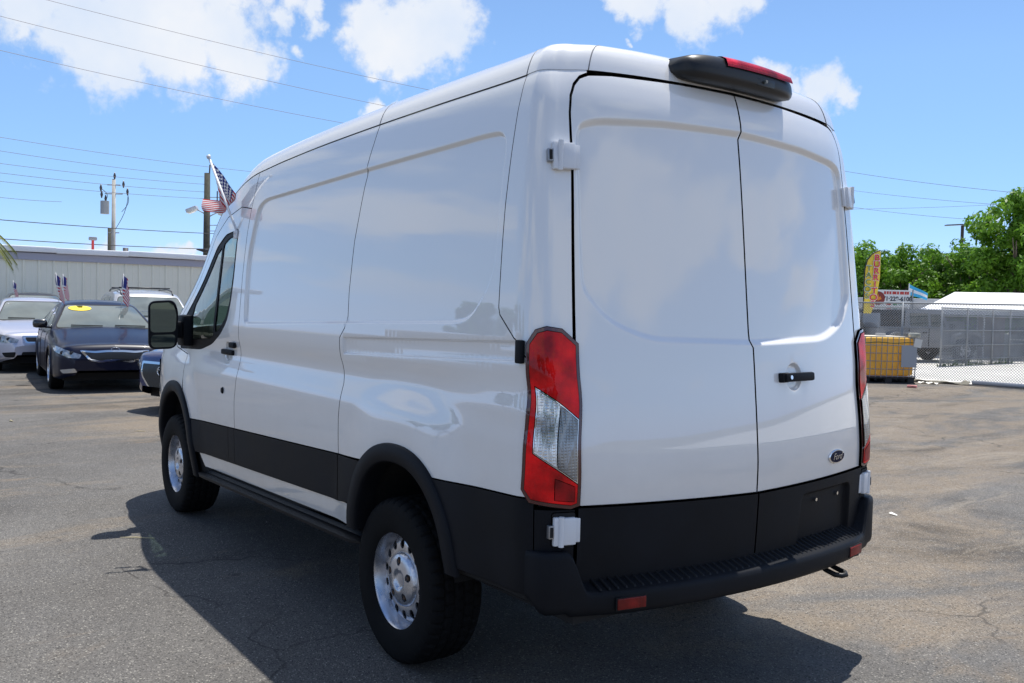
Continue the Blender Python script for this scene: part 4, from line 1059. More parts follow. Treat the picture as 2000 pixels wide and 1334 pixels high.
        MB().box((mx + .068, my + sd * .165, mz + .062), (.004, .17, .10), bev=.002).build('mirror_glass', mat('mirror_glass', (.13, .17, .17), .02, 1.0), mo)
    # wheels
    for a in ax:
        for sd in (1, -1):
            w = empty('wheel'); w.parent = root; w.location = (a, sd * (W - .12), R_)
            MB().lathe([(R_ * .62, .105 * sd), (R_ * .70, .115 * sd), (R_ * .90, .112 * sd), (R_ * .98, .09 * sd), (R_, .05 * sd), (R_, -.05 * sd), (R_ * .97, -.10 * sd), (R_ * .6, -.10 * sd)], 36, 'Y').build('tyre', RUBBER, w, True, 40)
            rm = MB(); rm.lathe([(R_ * .655, .108 * sd), (R_ * .63, .118 * sd), (R_ * .60, .10 * sd), (R_ * .58, -.06 * sd)], 36, 'Y')
            ns = p.get('spokes', 10)
            for i in range(ns):
                q = 2 * PI * i / ns; c, s_ = math.cos(q), math.sin(q); w_ = .030
                pr = [(.035, .085), (R_ * .30, .092), (R_ * .615, .102)]
                Vv = []
                for r_, hh in pr:
                    for dw, dh in ((-w_ * (1 - .3 * (r_ > .1)), -.02), (-w_ * .6, 0), (w_ * .6, 0), (w_ * (1 - .3 * (r_ > .1)), -.02)):
                        Vv.append((r_ * c - dw * s_, (hh + dh) * sd, r_ * s_ + dw * c))
                rm.add(Vv, [(i_ * 4 + j, i_ * 4 + j + 1, i_ * 4 + 5 + j, i_ * 4 + 4 + j) for i_ in range(2) for j in range(3)])
            rm.lathe([(0, .10 * sd), (.03, .10 * sd), (.042, .085 * sd), (.045, .05 * sd)], 16, 'Y')
            rm.build('rim', RIMM, w, True, 40); MB().lathe([(0, .02 * sd), (R_ * .6, .02 * sd)], 24, 'Y').build('brake_disc', DARK, w)
            # liner
            rows = []
            for q in np.linspace(-.15, PI + .15, 16):
                rows.append([(a + (R_ + .055) * math.cos(q), sd * (W + .005), R_ + (R_ + .055) * math.sin(q)), (a + (R_ + .055) * math.cos(q), sd * W * .55, R_ + (R_ + .055) * math.sin(q))])
            lm = MB().grid(rows); lm.add([r_[1] for r_ in rows], [tuple(range(16))]); lm.build('wheel_well', DARK, root)
            lip = [(a + (R_ + .057) * math.cos(q), 0, R_ + (R_ + .057) * math.sin(q)) for q in np.linspace(-.35, PI + .35, 26)]; pts = []
            for q in lip:
                hit = bb.ray_cast(Vector((q[0] + (q[0] - a) * .03, sd * 2, q[2] + (q[2] - R_) * .05)), Vector((0, -sd, 0)))
                if hit[0] and abs(hit[0].y) > W * .7: pts.append((q[0], hit[0].y + sd * .002, q[2]))
            if len(pts) > 3: MB().tube(pts, .018, 6).build('arch_lip', p.get('lipmat', paint), root, True)
    MB().box((L_ / 2, 0, .24), (L_ * .86, W * 1.6, .12)).build('underbody', DARK, root)
    # front: grille, lamps, intake, plate area
    fr = lambda a, b: (-1.5, a, b); fd = (1, 0, 0)
    if 'grille' in p:
        g = p['grille']; ch = patch('grille_surround', bb, rounded(offset_poly(g, -.034), .03), fr, fd, CHROME, root, h=.05, off=.010)
        gg = patch('grille', bb, rounded(g, .03), fr, fd, mat('grille_mesh', (.012, .012, .013), .35, bump=1.0, bscale=40), ch, h=.05, off=.016)
        # honeycomb mesh
        if p.get('mesh'):
            gp = np.array(rounded(g, .03)); n_ = 0; M = MB()
            for iy in range(9):
                for ix in range(44):
                    y = -.60 + ix * .028 + (.014 if iy % 2 else 0); z = min(gp[:, 1]) + iy * .022
                    if inpoly(np.array([[y, z]]), gp)[0] and dist_poly(np.array([[y, z]]), gp)[0] > .016:
                        hit = bb.ray_cast(Vector((-1.5, y, z)), Vector(fd))
                        if hit[0]:
                            c = hit[0] - Vector((.020, 0, 0)); r_ = .0085
                            M.add([(c.x, c.y - r_, c.z), (c.x, c.y, c.z + r_ * .8), (c.x, c.y + r_, c.z), (c.x, c.y, c.z - r_ * .8), (c.x - .006, c.y, c.z)], [(0, 1, 4), (1, 2, 4), (2, 3, 4), (3, 0, 4)])
            mo = M.build('grille_studs', mat('grille_stud', (.10, .10, .105), .25, .6), ch); mo['kind'] = 'stuff'
    for sd in (1, -1):
        for key, nm, mt in (('hl', 'headlight', mat('headlight_lens', (.33, .35, .37), .10, .55, coat=1.0, var=.5, vscale=16)), ('fog', 'fog_lamp', mat('fog_lens', (.45, .46, .47), .12, .5, coat=1.0))):
            if key in p:
                pl = [(sd * a, b) for a, b in p[key]]
                hb_ = patch(nm, bb, rounded(pl if area2(pl) > 0 else pl[::-1], .02), fr, fd, mt, root, h=.035, off=.006)
                if key == 'hl' and detail:
                    c = np.mean(pl, 0)
                    for dy in (-.07, .06):
                        hit = bb.ray_cast(Vector((-1.5, c[0] + dy, c[1] - .005)), Vector(fd))
                        if hit[0]: MB().lathe([(0, -.004), (.024, -.006), (.032, -.002), (.034, .01)], 16, 'X', tuple(hit[0] - Vector((.006, 0, 0)))).build('projector', mat('projector_dark', (.05, .05, .055), .1, .6), hb_, True, 50)
    if 'intake' in p:
        for g in p['intake']:
            g = g if area2(g) > 0 else g[::-1]; patch('air_intake', bb, rounded(g, .03), fr, fd, DARK, root, h=.05, off=.005)
    if 'tail' in p:
        for sd in (1, -1):
            pl = [(sd * a, b) for a, b in p['tail']]; patch('tail_lamp', bb, rounded(pl if area2(pl) > 0 else pl[::-1], .02), lambda a, b: (L_ + 2, a, b), (-1, 0, 0), mat_lens('red_lens', (.8, .006, .01)), root, h=.06, off=.006)
    root['_bb'] = 0
    return root, body, cabin, bb, bc

def paint(name, c, rough=.28, metal=.0, flake=0.0): return mat(name, c, rough, metal, coat=1.0, coat_rough=.02, spec=.25, ior=1.4)
NAVY = mat('dark_navy_paint', (.002, .004, .020), .35, .0, coat=.35, coat_rough=.02, spec=.2); SILVER = paint('silver_lilac_paint', (.52, .52, .60), .34, .55); SILV2 = paint('silver_grey_paint', (.42, .43, .45), .34, .6)
BLUE = paint('deep_blue_paint', (.006, .014, .085), .35, .0); GREYP = paint('graphite_paint', (.03, .035, .05), .35, .0)
SEDAN = dict(L=4.84, W=1.83, R=.335, ax=(.93, 3.73), top=[(0, .60), (.06, .70), (.25, .76), (.6, .85), (1.0, .925), (1.35, .985), (1.9, .99), (3.2, .99), (3.9, 1.02), (4.5, 1.05), (4.75, 1.0), (4.84, .86)],
             cab=[(1.30, .95), (1.5, 1.07), (1.9, 1.28), (2.25, 1.41), (2.6, 1.45), (3.1, 1.44), (3.5, 1.37), (3.9, 1.22), (4.3, 1.05), (4.45, .98)], ws=(1.36, 2.22), rw=(3.35, 4.25),
             side=[[(1.95, 1.02), (2.68, 1.02), (2.70, 1.34), (2.42, 1.33)], [(2.76, 1.02), (3.42, 1.03), (3.40, 1.27), (3.10, 1.34), (2.77, 1.345)], [(3.48, 1.04), (3.86, 1.07), (3.48, 1.24)]],
             doors=[1.72, 2.73, 3.66], handles=[2.5, 3.4], hz=.90, mirror=(1.82, 1.0), cw=(.91, .66))
def variant(**k): d = dict(SEDAN); d.update(k); return d

def flag_material_faces(nu, nv):
    return None
FLAGM = None
def flag_mats():
    global FLAGM
    if FLAGM is None: FLAGM = [mat('flag_red', (.55, .02, .03), .8), mat('flag_white', (.78, .78, .78), .8), mat('flag_navy', (.03, .04, .20), .8)]
    return FLAGM
def us_flag(P, parent, name='flag_cloth', nu=26, stars=True):
    """P(u, v): point on the cloth, u along the fly 0..1, v down the hoist 0..1"""
    nv = 13; V = []; F = []; fm = []
    for i in range(nu + 1):
        for j in range(nv + 1): V.append(tuple(P(i / nu, j / nv)))
    for i in range(nu):
        for j in range(nv):
            a = i * (nv + 1) + j; F.append((a, a + 1, a + nv + 2, a + nv + 1)); fm.append(2 if (i < nu * .4 and j < 7) else (0 if j % 2 == 0 else 1))
    o = mesh(name, V, F, None, parent, True, mats=flag_mats(), fm=fm)
    if stars:
        S = MB()
        for r_ in range(5):
            for c in range(6):
                u, v = (.4 * (c + .6) / 6.2), (7 / 13) * (r_ + .6) / 5.2
                p0 = Vector(P(u, v)); du = (Vector(P(u + .02, v)) - p0); dv = (Vector(P(u, v + .02)) - p0); n = du.cross(dv).normalized(); du.normalize(); dv = n.cross(du)
                R_ = (Vector(P(.4, 0)) - Vector(P(0, 0))).length / 6.2 * .32
                for sgn in (1, -1):
                    pts = [p0 + n * .0012 * sgn + du * (R_ * (1 if k % 2 == 0 else .42)) * math.cos(k * PI / 5 + PI / 2) + dv * (R_ * (1 if k % 2 == 0 else .42)) * math.sin(k * PI / 5 + PI / 2) for k in range(10)]
                    S.add([tuple(q) for q in pts], [tuple(range(10))])
        so_ = S.build('flag_stars', flag_mats()[1], o)
    return o
def small_flag(loc, label, lean=(0, 0), h=.52, rz=0.0, fold=.5):
    f = empty('car_flag', loc, rz, label, 'flag', 'small flags clipped to the parked cars'); top = Vector((lean[0], lean[1], h))
    MB().tube([(0, 0, -.04), tuple(top)], .0045, 6).build('flag_stick', mat('white_plastic', (.75, .75, .76), .4), f, True)
    def P(u, v):
        b = top * .97 * (1 - v) + top * .28 * v
        return b + Vector((.010 * math.sin(7 * u + 3 * v), -.20 * u * fold + .02 * math.sin(9 * u + 4 * v), -.20 * u * u - .06 * u))
    us_flag(P, f, nu=12, stars=False); return f

# --- the van's own flag
def van_flag():
    f = empty('window_flag', (2.13, .955, 1.985), 0, 'small striped flag on a white stick clipped to the cab window of the white van', 'flag')
    base = Vector((0, 0, 0)); tip = Vector((.12, .135, .445))
    MB().tube([base - Vector((0, -.006, .03)), base, tip * .985], [.010, .0075, .0075], 10).build('flag_stick', mat('white_plastic', (.75, .75, .76), .4), f, True)
    MB().tube([tip * .985, tip * 1.02], .013, 12).build('finial', mat('white_plastic', (.75, .75, .76), .4), f, True)
    MB().box((0, .0, -.03), (.06, .014, .05), bev=.005).build('clip', mat('white_plastic', (.75, .75, .76), .4), f, True, 40)
    toR = Vector((CR[0], CR[1], 0)).normalized(); fw = Vector((CF[0], CF[1], 0)).normalized(); uu = np.array([0, .22, .45, .62, .8, 1.0])
    Ta, Tb, Tc = [0, .085, .165, .145, .04, -.060], [0, .10, .205, .245, .240, .235], [.0, .02, .0, .035, .06, .035]
    Ba, Bb, Bc = [.078, .090, .088, .060, .010, -.045], [.262, .295, .310, .318, .318, .312], [.0, .03, .05, .06, .03, .02]
    top = tip * .955
    def P(u, v):
        f_ = lambda a: float(np.interp(u, uu, a)); a = f_(Ta) * (1 - v) + f_(Ba) * v; b = f_(Tb) * (1 - v) + f_(Bb) * v; c = f_(Tc) * (1 - v) + f_(Bc) * v
        return top + toR * (a + .004 * math.sin(14 * u + 5 * v)) + Vector((0, 0, -b)) + fw * (c + .012 * math.sin(9 * u + 3 * v) * u)
    us_flag(P, f, nu=30)
van_flag()

# ------------------------------------------------------------------ parked cars
def put(px, d):
    q = at(px, 700, d); return (float(q[0]), float(q[1]))
def parked_cars():
    kia = variant(grille=[(-.47, .655), (-.30, .638), (-.12, .652), (.12, .652), (.30, .638), (.47, .655), (.36, .545), (.22, .520), (.12, .538), (-.12, .538), (-.22, .520), (-.36, .545)][::-1], mesh=True,
                  hl=[(.50, .615), (.53, .555), (.70, .565), (.86, .655), (.88, .735), (.84, .74), (.66, .665)], fog=[(.56, .335), (.76, .315), (.80, .37), (.60, .40)],
                  intake=[[(-.42, .35), (.42, .35), (.46, .25), (-.46, .25)]], tail=[(.5, .85), (.86, .88), (.86, .76), (.5, .78)], wk=[.66, .82, .93, .975, .99, 1.0, .99, .93, .80, .66], mmat=mat('black_gloss', (.01, .01, .012), .2, coat=1.0))
    r, body, cab, bb, bc = make_car('sedan', 'dark navy sedan with a yellow oval windscreen sticker beside the van', NAVY, kia, (12.25, -.585, 0), math.radians(-5.1))
    # yellow oval price sticker, upper corner of the windscreen on the car's right
    ov = [(-.34 + .185 * math.cos(a), 1.325 + .042 * math.sin(a)) for a in np.linspace(0, 2 * PI, 28, endpoint=False)]
    st = patch('windscreen_sticker', bc, ov, lambda a, b: (-1, -a, b), (1, 0, 0), mat('sticker_yellow', (.85, .62, .02), .5), r, h=.05, off=.010, wall=.003)
    hit = bc.ray_cast(Vector((-1, .34, 1.325)), Vector((1, 0, 0)))
    if hit[0]:
        n = hit[1] if hit[1].x < 0 else -hit[1]; R_ = frame_rot(n)
        text('2013', .075, R_, hit[0] + n * .014, mat('sticker_print', (.70, .42, .02), .5), st, ext=.0003, name='sticker_print', sx=1.5)
    hit = bb.ray_cast(Vector((-1, 0, .700)), Vector((1, 0, 0)))
    if hit[0]:
        R_ = frame_rot(Vector((-1, 0, .25))); e = MB(); k = 28
        for rr, zz in (((.062, .031), .004),):
            e.tube([tuple(hit[0] + Vector((-.012, 0, 0)) + R_ @ Vector((rr[0] * math.cos(2 * PI * i / k), rr[1] * math.sin(2 * PI * i / k), 0))) for i in range(k)], .004, 6, closed=True)
        eo = e.build('badge', CHROME, r, True); text('KIA', .042, R_, hit[0] + Vector((-.014, 0, 0)), CHROME, eo, ext=.002, name='badge_lettering')
    cor = variant(L=4.54, W=1.76, ax=(.90, 3.50), top=[(0, .58), (.06, .70), (.25, .78), (.6, .88), (.95, .95), (1.25, 1.0), (1.9, 1.0), (3.2, 1.0), (3.7, 1.04), (4.2, 1.07), (4.45, 1.0), (4.54, .86)],
                  cab=[(1.15, .97), (1.4, 1.10), (1.8, 1.32), (2.1, 1.43), (2.5, 1.47), (3.0, 1.46), (3.35, 1.39), (3.7, 1.25), (4.0, 1.10), (4.15, 1.0)], ws=(1.22, 2.06), rw=(3.2, 3.95),
                  side=[[(1.80, 1.04), (2.50, 1.04), (2.52, 1.36), (2.25, 1.34)], [(2.58, 1.04), (3.2, 1.05), (3.18, 1.30), (2.9, 1.365), (2.59, 1.37)]], doors=[1.55, 2.55, 3.4], handles=[2.3, 3.2], mirror=(1.66, 1.02),
                  grille=[(-.30, .70), (.30, .70), (.26, .62), (-.26, .62)][::-1], hl=[(.40, .66), (.44, .60), (.72, .585), (.84, .68), (.84, .77), (.72, .76)], intake=[[(-.35, .42), (.35, .42), (.38, .28), (-.38, .28)], [(.46, .42), (.70, .40), (.64, .31), (.48, .31)], [(-.46, .42), (-.70, .40), (-.64, .31), (-.48, .31)]],
                  tail=[(.5, .9), (.8, .92), (.8, .78), (.5, .8)], cw=(.90, .66))
    x, y = put(20, 19.0)
    make_car('sedan', 'silver lilac sedan half behind the navy sedan at the edge of the lot', SILVER, cor, (*put(82, 20.4), 0), math.radians(-4))
    dk = variant(top=SEDAN['top'])
    make_car('sedan', 'dark grey sedan behind the silver sedan, only its roof and windscreen showing', GREYP, variant(L=4.7, hl=kia['hl'], cab=[(a, b + .15) for a, b in SEDAN['cab']], side=[[(a, b + .05) for a, b in w_] for w_ in SEDAN['side']]), (*put(80, 26.0), 0), math.radians(-4))
    suvtop = [(0, .70), (.05, .85), (.2, .95), (.6, 1.02), (1.0, 1.08), (1.3, 1.12), (2.0, 1.12), (3.5, 1.14), (4.5, 1.15), (4.8, 1.1), (4.9, .95)]
    suv = dict(L=4.9, W=1.90, R=.36, ax=(.95, 3.75), top=suvtop, cab=[(1.25, 1.08), (1.45, 1.22), (1.75, 1.45), (2.05, 1.66), (2.5, 1.74), (3.4, 1.76), (4.1, 1.72), (4.45, 1.62), (4.7, 1.35), (4.85, 1.1)], ws=(1.32, 2.0), rw=(4.3, 4.75),
               side=[[(1.85, 1.16), (2.60, 1.16), (2.62, 1.60), (2.25, 1.58)], [(2.70, 1.16), (3.5, 1.17), (3.48, 1.62), (2.71, 1.62)], [(3.6, 1.18), (4.35, 1.22), (4.2, 1.55), (3.6, 1.61)]], doors=[1.65, 2.65, 3.55], handles=[2.4, 3.35], hz=1.02, mirror=(1.78, 1.16), cw=(.92, .74),
               grille=[(-.35, .86), (.35, .86), (.30, .72), (-.30, .72)][::-1], hl=[(.42, .86), (.44, .74), (.78, .74), (.86, .80), (.84, .90)], intake=[[(-.4, .5), (.4, .5), (.4, .36), (-.4, .36)]], shoulder=.84)
    r, body, cab, bb, bc = make_car('suv', 'silver grey estate car with black roof rails behind the van mirror', SILV2, suv, (*put(318, 21.5), -.06), math.radians(-5), cat='suv')
    for sd in (1, -1):
        pts = []
        for xx in np.linspace(2.05, 4.2, 12):
            hit = bc.ray_cast(Vector((xx, sd * .58, 3)), Vector((0, 0, -1)))
            if hit[0]: pts.append(hit[0] + Vector((0, 0, .055 if 2.2 < xx < 4.1 else .005)))
        rl = MB().tube(pts, .016, 8).build('roof_rail', mat('black_rail', (.015, .015, .016), .4), r, True)
    for xx in (2.45, 3.75): MB().tube([(xx, -.58, 1.84), (xx, .58, 1.84)], .014, 8).build('roof_bar', mat('black_rail', (.015, .015, .016), .4), r, True)
    # price card in the SUV's windscreen
    MB().box((1.52, .15, 1.24), (.01, .16, .12)).build('paper_sheet', mat('paper_white', (.7, .68, .62), .7), r)
    maz = variant(L=4.6, top=[(0, .62), (.06, .74), (.25, .80), (.6, .88), (1.0, .94), (1.35, .985), (1.9, .99), (3.2, .99), (3.9, 1.02), (4.3, 1.03), (4.5, .98), (4.6, .86)],
                  grille=[(-.45, .66), (.45, .66), (.42, .50), (.28, .36), (-.28, .36), (-.42, .50)][::-1], hl=[(.50, .64), (.52, .58), (.74, .60), (.86, .70), (.80, .73)], cab=[(a * .97, b) for a, b in SEDAN['cab']], ws=(1.33, 2.14), rw=(3.3, 4.1), ax=(.9, 3.6))
    r, body, cab, bb, bc = make_car('sedan', 'deep blue sedan with a chrome winged grille peeking out behind the van', BLUE, maz, (*put(318, 12.9), 0), math.radians(-70))
    hit = bb.ray_cast(Vector((-1, 0, .58)), Vector((1, 0, 0)))
    if hit[0]:
        R_ = frame_rot(Vector((-1, 0, .05))); c = hit[0] + Vector((-.03, 0, 0)); k = 28
        e = MB().tube([tuple(c + R_ @ Vector((.075 * math.cos(2 * PI * i / k), .058 * math.sin(2 * PI * i / k), 0))) for i in range(k)], .007, 6, closed=True)
        e.tube([tuple(c + R_ @ Vector(q)) for q in ((-.068, .022, 0), (-.035, .018, 0), (0, -.012, 0), (.035, .018, 0), (.068, .022, 0))], .006, 6); e.build('badge', CHROME, r, True)
parked_cars()
small_flag((14.55, -.14, 1.40), 'small striped flag on the right side window of the navy sedan', (.0, .06), .56)
small_flag((18.3, -.86, 1.42), 'small striped flag just behind the one on the right side of the navy sedan', (.0, .02), .60)
small_flag((14.30, -1.13, 1.36), 'small striped flag on the left side window of the navy sedan', (.0, -.04), .62)
small_flag((*put(28, 27.8), 1.42), 'small striped flag over the dark grey sedan, leftmost of the flags', (.0, .03), .50)

# ------------------------------------------------------------------ long metal building
def building():
    b = empty('metal_building', (26.3, -3, 0), 0, 'long pale corrugated metal building with a white roof edge behind the cars', 'building')
    y0, y1 = -13.0, 12.0; X0 = 0.0; H = 2.60
    pm = mat('pale_steel_sheet', (.86, .835, .71), .55, .0, var=.06, vscale=.8)
    MB().box((5, (y0 + y1) / 2 + 3 - 3, H / 2), (9.9, y1 - y0 - .1, H)).build('wall_core', pm, b)
    # one ribbed sheet, shared
    w = .40; n = int((y1 - y0) / w); M = MB(); prof = [(0, 0), (.0, 0), (.022, -.038), (.058, -.038), (.080, 0), (.20, 0), (.205, -.006), (.235, -.006), (.24, 0), (w, 0)]
    M.add([(x, y, z) for z in (0.0, H) for y, x in prof], [(i, i + 1, i + 1 + len(prof), i + len(prof)) for i in range(len(prof) - 1)])
    first = M.build('wall_panel', pm, b); first.location = (-.001, y0, 0)
    for i in range(1, n + 1):
        c = first.copy(); COL.objects.link(c); c.parent = b; c.location = (-.001, y0 + i * w, 0)
    MB().box((-.03, (y0 + y1) / 2, H + .07), (.10, y1 - y0 + .4, .20)).build('eave_trim', mat('lilac_grey_trim', (.40, .40, .48), .5), b)
    wr = mat('white_roof_sheet', (.86, .86, .87), .5, var=.05)
    # roof edge: overlapping cap lengths, each a little off its neighbour
    cap = MB().box((.14, 0, 0), (.62, 2.02, .17), bev=.04); fc = None
    for i in range(13):
        if fc is None: fc = cap.build('roof_edge', wr, b, True, 40); c = fc
        else: c = fc.copy(); COL.objects.link(c); c.parent = b
        c.location = (-.04, y0 + 1 + i * 2.0, H + .262 + .014 * (i % 2)); c.rotation_euler = (math.radians(.25 * ((i * 7) % 3 - 1)), 0, 0)
    MB().box((5.1, (y0 + y1) / 2, H + .20), (9.6, y1 - y0 + .3, .10)).build('roof', wr, b)
    for y, z in ((-3.35, 2.02),):
        MB().box((-.06, y - 0, z), (.10, .30, .10), bev=.02).build('wall_lamp', mat('lamp_grey', (.2, .2, .21), .5), b, True, 40)
building()

# ------------------------------------------------------------------ utility poles, lamps and lines
WOOD = mat('weathered_pole_wood', (.055, .055, .042), .9, var=.35, vscale=6); CONC = mat('pale_concrete_pole', (.42, .40, .36), .85, var=.15, vscale=2); GALV = mat('galvanised_steel', (.26, .275, .29), .5, .35, var=.15, vscale=3)
WIRE = mat('wire_grey', (.12, .10, .12), .6); WIRED = mat('wire_dark', (.02, .02, .022), .6)
def poles():
    def P(u, w, d): return Vector(at(u, w, d))
    t = P(222, 350, 62); b = empty('utility_pole', (t.x, t.y, 0), 0, 'pale concrete power pole with transformer and insulators behind the metal building', 'utility pole'); H = t.z
    MB().tube([(0, 0, 0), (0, 0, H)], [.15, .11], 12).build('pole', CONC, b, True)
    toR = Vector((CR[0], CR[1], 0)).normalized()
    MB().tube([tuple(toR * -.55 + Vector((0, 0, H - 2.15))), tuple(toR * -.55 + Vector((0, 0, H - 1.35)))], .26, 14).build('transformer', mat('transformer_grey', (.36, .37, .38), .5), b, True, 40)
    for z, l in ((H - .9, .55), (H - .35, .40), (H - 3.3, .35), (H - 5.0, .3)):
        MB().tube([tuple(toR * -l + Vector((0, 0, z))), tuple(toR * l + Vector((0, 0, z)))], .035, 6).build('crossarm', GALV, b)
    for dx, z in ((-.75, H - .95), (-.8, H - .55), (.85, H - .75), (.6, H - .3), (.05, H + .2), (-.5, H - 1.2)):
        q = toR * dx; MB().tube([tuple(q + Vector((0, 0, z - .22))), tuple(q + Vector((0, 0, z))), tuple(q + Vector((0, 0, z + .22)))], [.03, .085, .03], 8).build('insulator', mat('insulator_dark', (.06, .05, .05), .3), b, True)
    for a_, c_ in (((-.75, H - .6), (-.5, H - 1.3)), ((.9, H - .7), (.1, H - 3.1)), ((.85, H - .9), (.5, H - 2.0))):
        pts = [toR * (a_[0] + (c_[0] - a_[0]) * t_ + .22 * math.sin(PI * t_)) + Vector((0, 0, a_[1] + (c_[1] - a_[1]) * t_)) for t_ in np.linspace(0, 1, 8)]
        MB().tube(pts, .018, 5).build('jumper_wire', WIRED, b)
    s = P(214, 445, 66); MB().tube([(s.x, s.y, 0), (s.x, s.y, s.z)], .13, 10).build('utility_pole', WOOD, None, True); tag(bpy.context.scene.objects[-1] if False else [o for o in COL.objects if o.name.startswith('utility_pole') and o.type == 'MESH'][-1], 'short dark wooden stub pole beside the pale concrete power pole', 'utility pole')
    t = P(404.5, 338, 52); b = empty('utility_pole', (t.x, t.y, 0), 0, 'dark wooden power pole carrying two floodlights left of the van', 'utility pole'); H = t.z
    MB().tube([(0, 0, 0), (0, 0, H)], [.21, .155], 12).build('pole', WOOD, b, True)
    MB().tube([tuple(toR * .12 + Vector((0, 0, H))), tuple(toR * .14 + Vector((0, 0, H + .45)))], .04, 6).build('insulator', mat('insulator_dark', (.06, .05, .05), .3), b)
    for sg, dz in ((-1, 0), (1, -.15)):
        z = H - 1.95 + dz; arm = MB().tube([(0, 0, z - .3), tuple(toR * sg * .35 + Vector((0, 0, z - .1))), tuple(toR * sg * .62 + Vector((0, 0, z + .02)))], .03, 8).build('lamp_arm', GALV, b, True)
        c = toR * sg * .80 + Vector((0, 0, z - .02)); R_ = Matrix.Rotation(math.atan2(toR.y, toR.x), 3, 'Z') @ Matrix.Rotation(math.radians(22 * sg), 3, 'Y')
        hd = MB().box(c, (.62, .42, .24), rot=R_, bev=.07).build('floodlight', mat('floodlight_housing', (.55, .56, .57), .4, .4), b, True, 40)
        MB().box(c - Vector((0, 0, .12)), (.36, .26, .10), rot=R_, bev=.02).build('floodlight_glass', mat('floodlight_glass', (.7, .72, .7), .15, coat=1.0), hd, True, 40)
    for z, l in ((H - 1.3, .7), (H - 2.8, .55), (H - 3.1, .9)):
        MB().tube([(0, 0, z), tuple(toR * l + Vector((0, 0, z + .02)))], .022, 6).build('crossarm', GALV, b)
    for dx, z0, z1 in ((.55, H - 1.55, H - .95), (.70, H - 1.5, H - .9), (1.0, H - 3.1, H - 2.1)): MB().tube([tuple(toR * dx + Vector((0, 0, z0))), tuple(toR * dx + Vector((0, 0, z1)))], .035, 6).build('insulator', mat('insulator_dark', (.06, .05, .05), .3), b)
    # small lamps over the building
    q = P(181, 468, 40); r_ = empty('lamp_post', (q.x, q.y, 0), 0, 'small red lamp post showing over the metal building roof', 'lamp post')
    MB().tube([(0, 0, 0), (0, 0, q.z)], .05, 8).build('pole', mat('red_paint', (.45, .03, .03), .5), r_); MB().box((0, 0, q.z + .04), (.16, .30, .14), bev=.04).build('lamp_head', mat('lamp_grey', (.2, .2, .21), .5), r_, True, 40)
    q = P(245, 484, 44); MB().tube([(q.x, q.y, 0), (q.x, q.y, q.z)], .12, 12).build('vent_pipe', mat('pipe_dark', (.06, .06, .07), .6), None, True); tag([o for o in COL.objects if o.name.startswith('vent_pipe')][-1], 'short dark vent pipe above the metal building roof', 'pipe')
    q = P(1880, 440, 58); r_ = empty('street_lamp', (q.x, q.y, 0), 0, 'dark street lamp with two flat arms above the trees on the right', 'street lamp')
    MB().tube([(0, 0, 0), (0, 0, q.z)], .09, 8).build('pole', mat('bronze_pole', (.05, .035, .03), .6), r_)
    for sg in (-1, 1): MB().box(tuple(toR * sg * .50 + Vector((0, 0, q.z + .05 + .03 * sg))), (.95, .30, .07), rot=Matrix.Rotation(math.atan2(toR.y, toR.x), 3, 'Z') @ Matrix.Rotation(math.radians(-4), 3, 'Y'), bev=.03).build('lamp_head', mat('lamp_dark', (.06, .06, .065), .4), r_, True, 40)
    # power lines: (pixel start, pixel end, distances, sag, radius, label)
    W_ = [((-60, -40), (900, 188), 38, 46, 'highest thin power line crossing the clouds above the van roof'), ((-60, 16), (860, 228), 38, 46, 'second thin power line from the top over the van roof'), ((-60, 84), (760, 256), 38, 46, 'third thin power line from the top, meeting the van roof at its middle'),
          ((-60, 258), (520, 338), 44, 52, 'thin power line just above the wooden pole top'), ((-60, 285), (404, 346), 44, 52, 'thin power line ending at the wooden pole top'), ((-60, 311), (404, 360), 44, 52, 'thin power line through the top of the concrete pole'),
          ((-60, 330), (404, 375), 44, 52, 'faint power line below the concrete pole top'), ((-60, 347), (404, 388), 44, 52, 'faint power line beside the transformer'), ((-60, 378), (120, 394), 44, 50, 'faint short power line above the palm fronds'),
          ((-60, 424), (440, 457), 40, 50, 'thick dark cable crossing both poles'), ((-60, 462), (440, 487), 40, 50, 'lowest dark cable just over the metal building'),
          ((1650, 334), (1975, 375), 50, 46, 'thin power line at the upper right above the trees'), ((1660, 371), (2060, 406), 60, 52, 'second thin power line above the right-hand trees'), ((1650, 408), (2060, 392), 60, 66, 'thin power line rising to the right across the others'), ((1650, 402), (1960, 432), 60, 50, 'lowest power line on the right, ending in the tall tree')]
    for i, (a, c, d0, d1, lab) in enumerate(W_):
        A_, B_ = P(*a, d0), P(*c, d1); dark = 'cable' in lab; pts = []
        for t_ in np.linspace(0, 1, 20): q = A_.lerp(B_, float(t_)); q.z -= (.16 if not dark else .10) * 4 * t_ * (1 - t_) * (A_ - B_).length / 20; pts.append(q)
        o = MB().tube(pts, .017 if dark else .0095, 5).build('power_line', WIRED if dark else WIRE, None); tag(o, lab, 'power line', 'power lines')
        if i == 10: 
            q = pts[17]; MB().tube([q + Vector((0, 0, -.03)) - toR * .45, q + Vector((0, 0, -.10)), q + Vector((0, 0, -.03)) + toR * .45], [.03, .10, .03], 8).build('cable_splice', WIRED, o)
poles()

